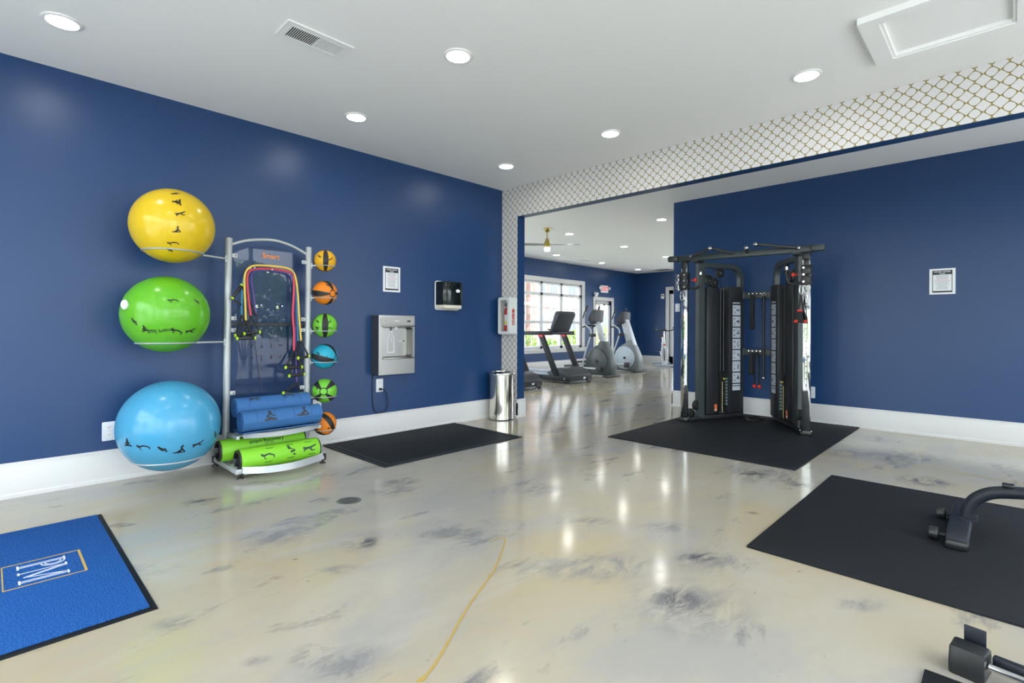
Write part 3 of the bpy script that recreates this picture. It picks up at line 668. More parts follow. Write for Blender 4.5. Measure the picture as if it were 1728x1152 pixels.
t = thing('floor_drain', 'round dark metal floor drain with slotted grate', 'drain', T(1.742, 3.256, 0))
g = G(); g.lathe([(0, .0005), (.078, .0005), (.078, .001), (0, .001)]); obj('well', g, mat('drain_dark', (.01, .01, .01), .7), t)
DM = mat('drain_metal', (.22, .22, .20), .4, metal=.5)
g = G(); g.lathe([(.066, .001), (.066, .004), (.080, .003), (.082, .0005)]); obj('rim', g, DM, t)
for k in range(-5, 6):
    y = k*.012; L_ = math.sqrt(max(0, .068**2-y*y)); g = G(); g.bb((-L_, y-.0028, .001), (L_, y+.0028, .0036)); obj('grate_bar', g, DM, t, M=RZ(.8), smooth=0)
for k in (-1, 0, 1):
    g = G(); g.bb((k*.035-.003, -.06, .001), (k*.035+.003, .06, .0034)); obj('cross_bar', g, DM, t, M=RZ(.8), smooth=0)

# ------------------------------------------------------------------ pictograms (printed exercise figures)
POSES = [
    [(-.5, .05, .05, .18, .07), (.05, .18, .5, .0, .06), (-.38, .08, -.36, -.22, .04), (.5, .0, .52, -.2, .05), (-.36, -.22, -.2, -.24, .03), 'h', (-.6, .16)],
    [(-.1, .3, .05, -.05, .09), (.05, -.05, .3, .05, .07), (.3, .05, .25, -.3, .06), (-.1, .25, .2, .15, .04), (.25, -.3, .4, -.32, .04), 'h', (-.14, .42)],
    [(-.35, .0, .1, .05, .08), (.1, .05, .55, .2, .06), (-.3, .0, -.5, -.2, .05), (.05, .0, .2, -.22, .06), (.2, -.22, .45, -.2, .04), 'h', (-.46, .06)],
    [(0, .3, 0, -.15, .10), (0, -.15, -.4, -.25, .08), (0, -.15, .4, -.25, .08), (0, .2, -.3, .02, .05), (0, .2, .3, .02, .05), (-.3, .02, 0, -.1, .04), 'h', (0, .45)],
    [(-.2, -.2, .1, .1, .09), (.1, .1, .0, .35, .06), (-.2, -.2, -.55, -.22, .06), (.1, .1, .35, -.2, .05), (-.1, -.22, .3, -.24, .05), 'h', (.12, .42)],
]
def figure(g, k, size, fn, rot=0., flip=1):
    """adds a flat silhouette: capsules and a head; fn maps (x,y) in metres to 3-D"""
    ps = POSES[k % len(POSES)]; i = ps.index('h'); c, s = math.cos(rot), math.sin(rot)
    def tr(x, y): x, y = x*size*flip, y*size; return fn(x*c-y*s, x*s+y*c)
    def disc(cx, cy, r, n=10): g.bm.faces.new([g.bm.verts.new(tr(cx+r*math.cos(2*PI*q/n), cy+r*math.sin(2*PI*q/n))) for q in range(n)])
    for (x0, y0, x1, y1, wd) in ps[:i]:
        d = V((x1-x0, y1-y0)).normalized(); n = V((-d.y, d.x))*wd/.75
        g.bm.faces.new([g.bm.verts.new(tr(*p)) for p in ((x0+n.x, y0+n.y), (x0-n.x, y0-n.y), (x1-n.x*.7, y1-n.y*.7), (x1+n.x*.7, y1+n.y*.7))])
        disc(x0, y0, wd/.8, 8); disc(x1, y1, wd/1.1, 8)
    disc(*ps[i+1], .11)
INK = mat('black_print', (.008, .009, .011), .5)
def onsphere(c, r, az, el, roll=0., dr=.0014):
    """az/el of the print centre measured from the direction towards -Y; returns (x,y)->point"""
    n = V((math.sin(az)*math.cos(el), -math.cos(az)*math.cos(el), math.sin(el))); e = V((math.cos(az), math.sin(az), 0)); up = n.cross(e)*-1 if n.cross(e).z < 0 else n.cross(e)
    c = V(c); cr, sr = math.cos(roll), math.sin(roll)
    def fn(x, y):
        x, y = x*cr-y*sr, x*sr+y*cr; a = math.hypot(x, y)/r
        if a < 1e-9: return c+n*(r+dr)
        d = (e*x+up*y).normalized(); return c+(n*math.cos(a)+d*math.sin(a))*(r+dr)
    return fn

# ------------------------------------------------------------------ exercise balls
def ball_material(name, col, axis_rot, scale):
    m = mat(name, col, .23, spec=.5); nt = m.node_tree; b = nt.nodes['Principled BSDF']; N = nt.nodes.new; L = nt.links.new
    tc = N('ShaderNodeTexCoord'); mp = N('ShaderNodeMapping'); mp.inputs['Rotation'].default_value = axis_rot; L(tc.outputs['Object'], mp.inputs[0])
    sp = N('ShaderNodeSeparateXYZ'); L(mp.outputs[0], sp.inputs[0])
    def mth(op, a, v):
        n = N('ShaderNodeMath'); n.operation = op
        L(a, n.inputs[0])
        if isinstance(v, (int, float)): n.inputs[1].default_value = v
        else: L(v, n.inputs[1])
        return n.outputs[0]
    s = mth('PINGPONG', mth('MULTIPLY', sp.outputs['Z'], scale), 1.0); pk = mth('GREATER_THAN', s, .86)
    lim = mth('LESS_THAN', mth('ABSOLUTE', sp.outputs['Z'], 0.), .15)
    bp = N('ShaderNodeBump'); bp.inputs['Strength'].default_value = .35; bp.inputs['Distance'].default_value = .003; L(mth('MULTIPLY', pk, lim), bp.inputs['Height']); L(bp.outputs[0], b.inputs['Normal'])
    b.inputs['Subsurface Weight'].default_value = .0
    return m
def xball(label, c, r, m, prints, text=None, sq=1.):
    t = thing('exercise_ball', label, 'exercise ball', T(*c)); c0 = (0, 0, 0)
    g = G(); g.sphere(c0, r, 64, 40, (1, 1, sq)); obj('body', g, m, t, smooth=180)
    for (az, el, k, s, roll) in prints: g = G(); figure(g, k, s, onsphere(c0, r, az, el, roll)); obj('printed_figure', g, INK, t, smooth=180)
    if text:
        body, az, el, size, roll = text; g = G(); g.text(body, size, None, fn=onsphere(c0, r, az, el, roll)); obj('printed_lettering', g, mat('dark_print', (.02, .05, .02), .5), t, smooth=180)
    return t
C_Y, R_Y = (.990, 4.58, 1.966), .279; C_G, R_G = (.953, 4.6, 1.292), .289; C_B, R_B = (.980, 4.6, .443), .340
t = xball('yellow exercise ball on the topmost ring of the rack', C_Y, R_Y, ball_material('yellow_vinyl', (.70, .48, .012), (0, PI/2, 0), 26), [(-.12, .85, 1, .06, 1.4), (-.10, .53, 3, .065, 1.6), (-.05, .19, 2, .06, .3), (-.12, -.25, 4, .055, .1), (-.2, -.62, 0, .055, .2), (-.34, -.85, 1, .05, .2)])
g = G(); g.cyl((.02, -.05, R_Y-.012), (.02, -.05, R_Y-.003), .012); obj('valve_plug', g, MATS['black_print'], t)
t = xball('lime green exercise ball on the middle ring of the rack', C_G, R_G, ball_material('green_vinyl', (.115, .43, .018), (0, 0, 0), 24), [(-.95, -.22, 1, .06, 0), (-.70, -.40, 3, .055, .2), (.05, -.47, 0, .065, -.3), (.40, -.45, 2, .065, .2), (-.05, .33, 0, .05, .1), (.55, .32, 1, .05, .2)], ('smart ball', -.33, -.45, .042, PI+.1))
g = G(); g.sphere((-.275, -.12, .06), .024, 10, 8, (1, .8, 1.5)); obj('tape_patch', g, WHITEP, t)
xball('big sky blue exercise ball on the lowest ring of the rack', C_B, R_B, ball_material('blue_vinyl', (.065, .32, .53), (0, 0, 0), 26), [(-.70, -.28, 0, .07, 0), (-.36, -.37, 1, .07, .3), (0.0, -.42, 4, .08, 0), (.36, -.34, 2, .075, .2), (-1.05, -.2, 3, .07, 0), (.85, -.25, 1, .07, 0)])

# medicine balls
def wedge(g, r, lon0, lon1, lat0, lat1, M, n=6, m_=14, dr=.0008):
    for i in range(n):
        for j in range(m_):
            q = []
            for (a, b) in ((i, j), (i+1, j), (i+1, j+1), (i, j+1)):
                lo = lon0+(lon1-lon0)*a/n; la = lat0+(lat1-lat0)*b/m_; q.append(g.bm.verts.new(M @ V(((r+dr)*math.cos(la)*math.cos(lo), (r+dr)*math.cos(la)*math.sin(lo), (r+dr)*math.sin(la)))))
            g.bm.faces.new(q)
    return g
MBK = mat('med_ball_black', (.012, .013, .014), .55, bump=(300, .3))
def medball(label, c, r, colname, col, M, figs):
    t = thing('medicine_ball', label, 'medicine ball', T(*c), 'medicine balls on the rack')
    m = mat('med_ball_'+colname, col, .5, bump=(320, .3, .001))
    g = G(); g.sphere((0, 0, 0), r, 40, 24); obj('body', g, m, t, smooth=180)
    for k in range(4):
        g = G(); wedge(g, r, k*PI/2-.25, k*PI/2+.25, -1.25, 1.25, M); bmesh.ops.remove_doubles(g.bm, verts=g.bm.verts, dist=1e-5); obj('stripe', g, MBK, t, smooth=180)
    for s in (-1, 1):
        g = G(); g.lathe([(.026*r/.105, 0), (.031*r/.105, .003), (.034*r/.105, -.001)], M @ T(0, 0, s*r*.963) @ (Matrix() if s > 0 else RX(PI)), 24); obj('pole_ring', g, MBK, t)
    g = G()
    for (az, el, k) in figs: figure(g, k, .045, onsphere((0, 0, 0), r, az, el, .3*k, .0016))
    obj('printed_figures', g, INK, t, smooth=180)
    return t
MX, MY = 2.236, 4.65
CAMD = V((-MX, -MY, 0)).normalized()
def pole(r_, c_, z_, roll): return (V((0, 0, 1)).rotation_difference((_r*r_+CAMD*c_+V((0, 0, 1))*z_).normalized()).to_matrix().to_4x4()) @ RZ(roll)
medball('small yellow medicine ball with black stripe, topmost on the rack', (MX, MY, 1.828), .1, 'yellow', (.80, .42, .010), RZ(-.38), [(-1.0, .25, 1), (.1, .1, 2), (-.1, -.6, 0)])
medball('orange medicine ball on the rack between the yellow and a green one', (MX, MY, 1.524), .112, 'orange', (.78, .22, .008), pole(.80, .62, -.12, .35), [(-.2, .6, 1), (-.8, -.5, 0)])
medball('green medicine ball with an upright black stripe under an orange ball', (MX, MY, 1.214), .113, 'green', (.15, .50, .035), RZ(-.42), [(-1.1, .3, 1), (-1.1, -.2, 3), (-.05, .3, 2), (-.05, -.25, 0)])
medball('cyan blue medicine ball on the rack between two green ones', (MX, MY, .921), .117, 'cyan', (.010, .33, .48), pole(.93, .12, -.25, .75), [(-1.0, .25, 1), (-.4, -.1, 2)])
medball('green medicine ball showing its round hub with four black stripes', (MX, MY, .594), .113, 'green', (.15, .50, .035), pole(-.08, 1, .05, .25), [(-1.1, .4, 3), (-.9, -.6, 1)])
medball('orange medicine ball lowest on the rack, beside the rolled mats', (MX, MY, .283), .108, 'orange', (.78, .22, .008), pole(-.62, .1, .78, .1), [(-.9, .4, 2), (.1, -.3, 0)])

# ------------------------------------------------------------------ the accessory rack
rk = thing('accessory_rack', 'silver steel gym accessory rack with clear panels and ball rings', 'rack', T(1.74, 4.62, 0))
def rp(name, g, m=SILVER, parent=None, **k): return wobj(name, g, m, parent or rk, **k)
PYR = 4.69
def lean(z): return .0115*z
for px in (1.391, 2.073):
    g = G(); g.cyl((px+lean(.09), PYR, .09), (px+lean(1.93), PYR, 1.945), .027, seg=28, bev=.004); rp('post', g)
rp('top_arch', G().tube(smoothpath([(1.412, PYR, 1.875), (1.444, 4.685, 1.897), (1.55, 4.675, 1.938), (1.668, 4.67, 1.959), (1.76, 4.67, 1.966), (1.85, 4.675, 1.958), (1.96, 4.68, 1.928), (2.051, 4.685, 1.886), (2.092, PYR, 1.862)], 4), .0125, 12))
# base
for px in (1.375, 2.055):
    g = G(); g.box((px, 4.60, .062), (.045, .60, .04), .006); rp('base_rail', g)
g = G(); g.bb((1.36, 4.66, .05), (2.10, 4.72, .10), .006); rp('base_crossbar', g)
def bowbar(z, p, hgt, th, tilt):
    pts = smoothpath(p, 8); g = G(); q = []
    for i, (x, y) in enumerate([(v.x, v.y) for v in pts]):
        q.append([g.bm.verts.new((x+0, y+a*th+b*tilt, z(x)+b*hgt)) for (a, b) in ((0, 0), (1, 0), (1, 1), (0, 1))])
    for a, b in zip(q, q[1:]):
        for k in range(4): g.bm.faces.new((a[k], a[(k+1) % 4], b[(k+1) % 4], b[k]))
    g.bm.faces.new(q[0]); g.bm.faces.new(q[-1][::-1]); bmesh.ops.recalc_face_normals(g.bm, faces=g.bm.faces); return g
rp('front_bow_bar', bowbar(lambda x: .045, [V((1.40, 4.30, 0)), V((1.52, 4.20, 0)), V((1.68, 4.155, 0)), V((1.84, 4.18, 0)), V((2.0, 4.25, 0)), V((2.09, 4.315, 0))], .05, .012, .02))
for (fx, fy) in ((1.395, 4.335), (2.065, 4.325), (1.372, 4.885), (2.06, 4.885)):
    g = G(); g.box((fx, fy, .058), (.05, .05, .062), .012); g.cyl((fx, fy, .012), (fx, fy, .035), .009); g.lathe([(0, 0), (.026, 0), (.024, .010), (.012, .014), (0, .014)], T(fx, fy, 0), 20); rp('levelling_foot', g, BLACKP)
# mid shelf
rp('shelf_bow_bar', bowbar(lambda x: .290+.02*abs(x-1.74), [V((1.445, 4.42, 0)), V((1.55, 4.37, 0)), V((1.74, 4.34, 0)), V((1.93, 4.365, 0)), V((2.10, 4.43, 0))], .034, .008, .03))
for px in (1.405, 2.085):
    g = G(); g.bb((px-.012, 4.42, .290), (px+.012, 4.70, .318), .004); rp('shelf_arm', g)
for py in (4.50, 4.60): rp('shelf_rod', G().cyl((1.40, py, .304), (2.085, py, .304), .008, seg=10))
for py, pz in ((4.33, .032), (4.46, .032), (4.50, .083), (4.66, .083)): rp('base_rod', G().cyl((1.38, py, pz), (2.06, py, pz), .008, seg=10))
# clear panels with concave sides
def panel(z0, z1, top):
    pts = []; n = 12
    for k in range(n+1):
        q = k/n; pts.append((2.062-.045*math.sin(q*PI), z0+(z1-z0)*q))
    pts += top
    for k in range(n+1):
        q = 1-k/n; pts.append((1.442+.045*math.sin(q*PI), z0+(z1-z0)*q))
    g = G(); g.prism(pts, 0, .005, cols((1, 0, 0), (0, 0, 1), (0, -1, 0), (0, PYR+.003, 0))); return g
rp('clear_panel', panel(1.236, 1.80, [(2.04, 1.835), (1.98, 1.872), (1.90, 1.90), (1.82, 1.912), (1.74, 1.914), (1.66, 1.905), (1.58, 1.886), (1.50, 1.852), (1.455, 1.822)]), ACRYL, smooth=0)
rp('clear_panel', panel(.625, 1.202, []), ACRYL, smooth=0)
rp('divider_bar', G().box((1.742, PYR, 1.219), (.64, .022, .026), .003), BLACKP)
for z in (1.80, 1.27, 1.17, .64):
    for px, s in ((1.391, 1), (2.073, -1)):
        g = G(); g.box((px+lean(z)+s*.045, PYR-.004, z), (.042, .02, .034), .004); o = rp('panel_clip', g); g = G(); g.cyl((px+lean(z)+s*.05, PYR-.016, z), (px+lean(z)+s*.05, PYR-.013, z), .006, seg=10); rp('bolt', g, GREYP, o)
ORG = mat('orange_lettering', (.75, .22, .02), .4)
g = G(); g.text('Smart', .062, cols((1, 0, -.01), (.1, 0, 1), (0, -1, 0), (1.752, PYR-.006, 1.823))); rp('lettering', g, ORG, smooth=0)
g = G()
for i in range(4):
    for j in range(3): figure(g, (i*3+j) % 5, .045, lambda x, y, i=i, j=j: V((1.60+i*.08+x*.6, PYR-.0027, 1.13-j*.1+y)), rot=PI/2 if (i+j) % 2 else 0)
rp('exercise_chart', g, INK, smooth=0)['kind'] = 'stuff'
g = G(); g.tube([P(u, v, 'Y', 4.675) for u, v in ((430, 575), (434, 600), (438, 630), (443, 662))], .003, 6); rp('panel_cable', g, GREYP)
pegs = [P(u, v, 'Y', 4.64) for u, v in ((426, 454), (455, 457), (490, 461), (437, 516.5), (472, 518))]
for p in pegs:
    g = G(); g.cyl((p.x, PYR, p.z), (p.x, 4.585, p.z+.006), .006, seg=12); g.sphere((p.x, 4.585, p.z+.006), .010, 12, 8); g.cyl((p.x, PYR-.002, p.z), (p.x, PYR-.006, p.z), .014, seg=16); rp('peg', g, CHROME)
# ball rings
def ring_arm(c, rr, z, post_x, sgn, rod=.0065):
    g = G(); n = 40; g.tube([(c[0]+rr*math.cos(2*PI*k/n), c[1]+rr*math.sin(2*PI*k/n), z) for k in range(n)], rod, 8, closed=True)
    o = rp('ball_ring', g)
    x_in = c[0]-sgn*rr
    g = G(); px = post_x+lean(z); xs = sorted((x_in-sgn*0, px)); g.box(((x_in+px)/2, (c[1]+PYR)/2, z-.002), (abs(x_in-px)+.02, .022, .014), .004, rot=RZ(math.atan2(PYR-c[1], px-x_in) if sgn < 0 else math.atan2(c[1]-PYR, x_in-px))); rp('arm', g, SILVER, o)
    g = G(); g.box((px+sgn*.024, PYR-.005, z-.002), (.014, .03, .055), .003); rp('arm_plate', g, SILVER, o)
ring_arm(C_Y, .197, 1.768, 1.391, -1); ring_arm(C_G, .192, 1.075, 1.391, -1); ring_arm(C_B, .238, .200, 1.391, -1)
for cz, r in ((1.828, .1), (1.524, .112), (1.214, .113), (.921, .117), (.594, .113), (.283, .108)):
    dz = .052; ring_arm((MX, MY), math.sqrt(r*r-dz*dz)+.0065, cz-dz, 2.073, 1, .004)

# ------------------------------------------------------------------ rolled mats and foam rollers on the rack
def spiral(g, R_, r0, th, x0, x1, c, turns, start, tail=None):
    n = int(turns*26); pts = []
    for k in range(n+1):
        a = start+2*PI*turns*k/n; r = r0+(R_-r0)*k/n; pts.append((c[0]+r*math.cos(a), c[1]+r*math.sin(a), V((math.cos(a), math.sin(a)))))
    if tail:
        for (y, z, nx, ny) in tail: pts.append((y, z, V((nx, ny))))
    q = [[g.bm.verts.new((x, y-s*d.x*th, z-s*d.y*th)) for s in (0, 1) for x in (x0, x1)] for (y, z, d) in pts]
    for a, b in zip(q, q[1:]):
        g.bm.faces.new((a[0], b[0], b[1], a[1])); g.bm.faces.new((a[2], a[3], b[3], b[2])); g.bm.faces.new((a[0], a[2], b[2], b[0])); g.bm.faces.new((a[1], b[1], b[3], a[3]))
    g.bm.faces.new((q[0][0], q[0][1], q[0][3], q[0][2])); g.bm.faces.new((q[-1][0], q[-1][2], q[-1][3], q[-1][1]))
    bmesh.ops.recalc_face_normals(g.bm, faces=g.bm.faces); return g
YOGA = mat('blue_foam_mat', (.028, .125, .33), .7, bump=(150, .12, .001)); YINK = mat('mat_grey_print', (.03, .035, .045), .7)
def cylmap(cy, cz, R_, x0, ang0):   # wraps (x,y) on a cylinder along X, ang0 measured from -Y towards +Z
    def fn(x, y, _c=None): a = ang0+y/R_; return V((x0+x, cy-(R_+.0012)*math.cos(a), cz+(R_+.0012)*math.sin(a)))
    return fn
def yoga(label, cy, cz, R_, x0, x1, figs, tail):
    t = thing('rolled_yoga_mat', label, 'yoga mat', T((x0+x1)/2, cy, cz-R_))
    g = spiral(G(), R_, .02, .009, x0, x1, (cy, cz), 5, PI if tail else PI*1.2, [(cy-R_*.25, cz-R_+.002, 0, -1), (cy+.02, cz-R_-.002, 0, -1), (cy+.10, cz-R_+.001, 0, -1), (cy+.16, cz-R_+.004, 0, -1)][:0] if tail else None)
    wobj('roll', g, YOGA, t)
    for (x, k, s, an) in figs: g = G(); figure(g, k, s, cylmap(cy, cz, R_, x, an)); wobj('printed_figure', g, YINK, t)
    g = G()
    for k in range(4):
        x = x0+(x1-x0)*(.16+.23*k); pts = [cylmap(cy, cz, R_, x, an)(0, 0) for an in [.1+q*.12 for q in range(12)]]
        g.tube(pts, .0009, 4)
    wobj('guide_lines', g, YINK, t)
    return t
yoga('rolled blue yoga mat with printed poses on the shelf front', 4.455, .421, .090, 1.43, 2.085, [(1.64, 3, .11, .42), (1.92, 4, .11, .5)], True)
yoga('rolled blue yoga mat behind another roll against the clear panel', 4.605, .520, .088, 1.43, 2.045, [(1.58, 2, .08, .95), (1.86, 0, .08, .95)], False)
# third mat folded flat under the front roll
g = G(); pts = [(4.40, .336), (4.43, .328), (4.50, .322), (4.60, .322), (4.66, .326)]
for k in range(1):
    q = [[g.bm.verts.new((x, y, z+s*.008)) for s in (0, 1) for x in (1.44, 2.08)] for y, z in pts]
    for a, b in zip(q, q[1:]):
        for i, j in ((0, 1), (3, 2), (2, 0), (1, 3)): g.bm.faces.new((a[i], a[j], b[j], b[i]))
    g.bm.faces.new((q[0][0], q[0][1], q[0][3], q[0][2])); g.bm.faces.new((q[-1][0], q[-1][2], q[-1][3], q[-1][1]))
bmesh.ops.recalc_face_normals(g.bm, faces=g.bm.faces); bmesh.ops.translate(g.bm, verts=g.bm.verts, vec=(-1.76, -4.5, -.32))
tag(obj('folded_yoga_mat', g, YOGA, M=T(1.76, 4.5, .32)), 'thin blue mat lying flat under the rolled mats on the shelf', 'yoga mat')
LIME = mat('lime_foam', (.20, .56, .02), .55, bump=(200, .1, .001)); LINK = mat('dark_green_print', (.012, .045, .025), .6)
def foam_roller(label, cy, cz, R_, x0, x1, figs, text=None):
    t = thing('foam_roller', label, 'foam roller', T((x0+x1)/2, cy, cz-R_))
    Mx = cols((0, 1, 0), (0, 0, 1), (1, 0, 0), (0, cy, cz))
    g = G(); g.lathe([(R_-.012, x0+.004), (R_-.002, x0), (R_, x0+.006), (R_, x1-.006), (R_-.002, x1), (R_-.012, x1-.004)], Mx, 40); wobj('foam_sleeve', g, LIME, t)
    for s, x in ((-1, x0), (1, x1)):
        g = G(); g.lathe([(R_-.004, x-s*.004), (R_-.006, x+s*.012), (R_-.022, x+s*.014), (R_-.026, x+s*.002), (R_-.026, x-s*.25), (0, x-s*.25)], Mx, 40); wobj('end_ring', g, BLACKP, t)
    for (x, k, s, an, fl_) in figs: g = G(); figure(g, k, s, cylmap(cy, cz, R_, x, an), flip=fl_); wobj('printed_figure', g, LINK, t)
    g = G()
    if text:
        for (b, sz, x, an) in text: f0 = cylmap(cy, cz, R_, x, an); g.text(b, sz, None, fn=f0)
    else:
        for x, an in ((1.62, .95), (1.78, .95), (1.94, .95), (1.60, -.35), (1.78, -.3), (1.96, -.3)):
            f0 = cylmap(cy, cz, R_, x, an); g.bm.faces.new([g.bm.verts.new(f0(*p)) for p in ((-.03, -.003), (.03, -.003), (.03, .003), (-.03, .003))])
    wobj('lettering' if text else 'caption_print', g, LINK, t)
    return t
foam_roller('lime green foam roller with three black exercise figures at the rack front', 4.395, .131, .089, 1.40, 2.035, [(1.60, 0, .085, .22, 1), (1.78, 1, .10, .3, 1), (1.94, 2, .10, .3, 1)])
foam_roller('lime green foam roller with lettering, behind the one with figures', 4.585, .188, .088, 1.315, 1.985, [], [('smart Recovery', .044, 1.66, .62), ('foam roller', .016, 1.68, .34)])

# ------------------------------------------------------------------ resistance bands
ACC = mat('lime_accent', (.50, .78, .02), .45); WEB = mat('black_webbing', (.010, .011, .012), .75)
def band(label, colname, col, pix, Y, r, handles):
    t = thing('resistance_band', label, 'resistance band', T(1.74, Y, 1.2)); m = mat('band_'+colname, col, .4)
    pts = smoothpath([P(u, v, 'Y', Y) for u, v in pix], 5)
    wobj('tube', G().tube(pts, r, 10), m, t)
    for (u, v, gu0, gv0, gu1, gv1, yy) in handles:
        top = P(u, v, 'Y', yy); a = P(gu0, gv0, 'Y', yy-.015); b = P(gu1, gv1, 'Y', yy-.015)
        for e in (a, b):
            g = G(); d = (e-top); n = V((0, 1, 0)); sd = d.cross(n).normalized()*.009; ps = [top-sd*.6, top+sd*.6, e+sd, e-sd]
            lo = [g.bm.verts.new(p-n*.0015) for p in ps]; hi = [g.bm.verts.new(p+n*.0015) for p in ps]
            g.bm.faces.new(lo); g.bm.faces.new(hi[::-1])
            for i in range(4): g.bm.faces.new((lo[i], hi[i], hi[(i+1) % 4], lo[(i+1) % 4]))
            bmesh.ops.recalc_face_normals(g.bm, faces=g.bm.faces); wobj('strap', g, WEB, t, smooth=0)
        ax = (b-a).normalized()
        h = wobj('grip', G().cyl(a+ax*.006, b-ax*.006, .0135, seg=14, bev=.003), BLACKP, t)
        for p, s in ((a, -1), (b, 1)): wobj('end_cap', G().cyl(p-ax*.006, p+ax*.006, .0145, seg=14), ACC, h)
        wobj('clip', G().sphere(top, .012, 10, 8), BLACKP, t)
    return t
band('yellow resistance tube hung over the rack pegs', 'yellow', (.72, .50, .06), [(415, 540), (413.5, 505), (412.5, 475), (414, 461), (420, 452), (430, 448), (446, 448), (470, 450), (486, 453), (495, 459), (500, 475), (503, 500), (505, 535), (508, 574)], 4.597, .0085,
     [(415, 541, 400, 571, 430, 570.5, 4.600), (508, 576, 503, 604, 521, 601, 4.600)])
band('red resistance tube hung on the rack inside the yellow one', 'red', (.62, .045, .075), [(423, 532), (420, 510), (418, 490), (417, 470), (420, 459), (430, 454), (450, 453.5), (475, 456), (490, 460), (496, 468), (495.5, 500), (494, 530), (496, 560), (496, 591)], 4.619, .0095,
     [(423, 534, 412, 563, 438, 560, 4.622), (496, 593, 482, 620, 509, 619, 4.622)])
band('blue resistance tube mostly behind the yellow one on the rack', 'blue', (.03, .24, .42), [(408, 531), (408.5, 505), (409, 485), (413, 466), (422, 457), (440, 455), (470, 457), (492, 463), (499, 480), (501, 520), (502, 550), (503, 575)], 4.641, .0085,
     [(408, 533, 397, 566, 425, 563, 4.641), (503, 577, 488, 634, 513, 631, 4.650)])
band('purple resistance tube with its lower end by the blue mats', 'purple', (.15, .06, .36), [(432, 530), (428, 500), (424, 470), (428, 459), (440, 456.5), (470, 459), (488, 464), (497, 480), (499, 520), (499, 560), (499.5, 600), (501, 645)], 4.664, .0055,
     [(501, 646, 478, 663, 508, 664, 4.640), (432, 532, 392, 503, 408, 481, 4.645)])

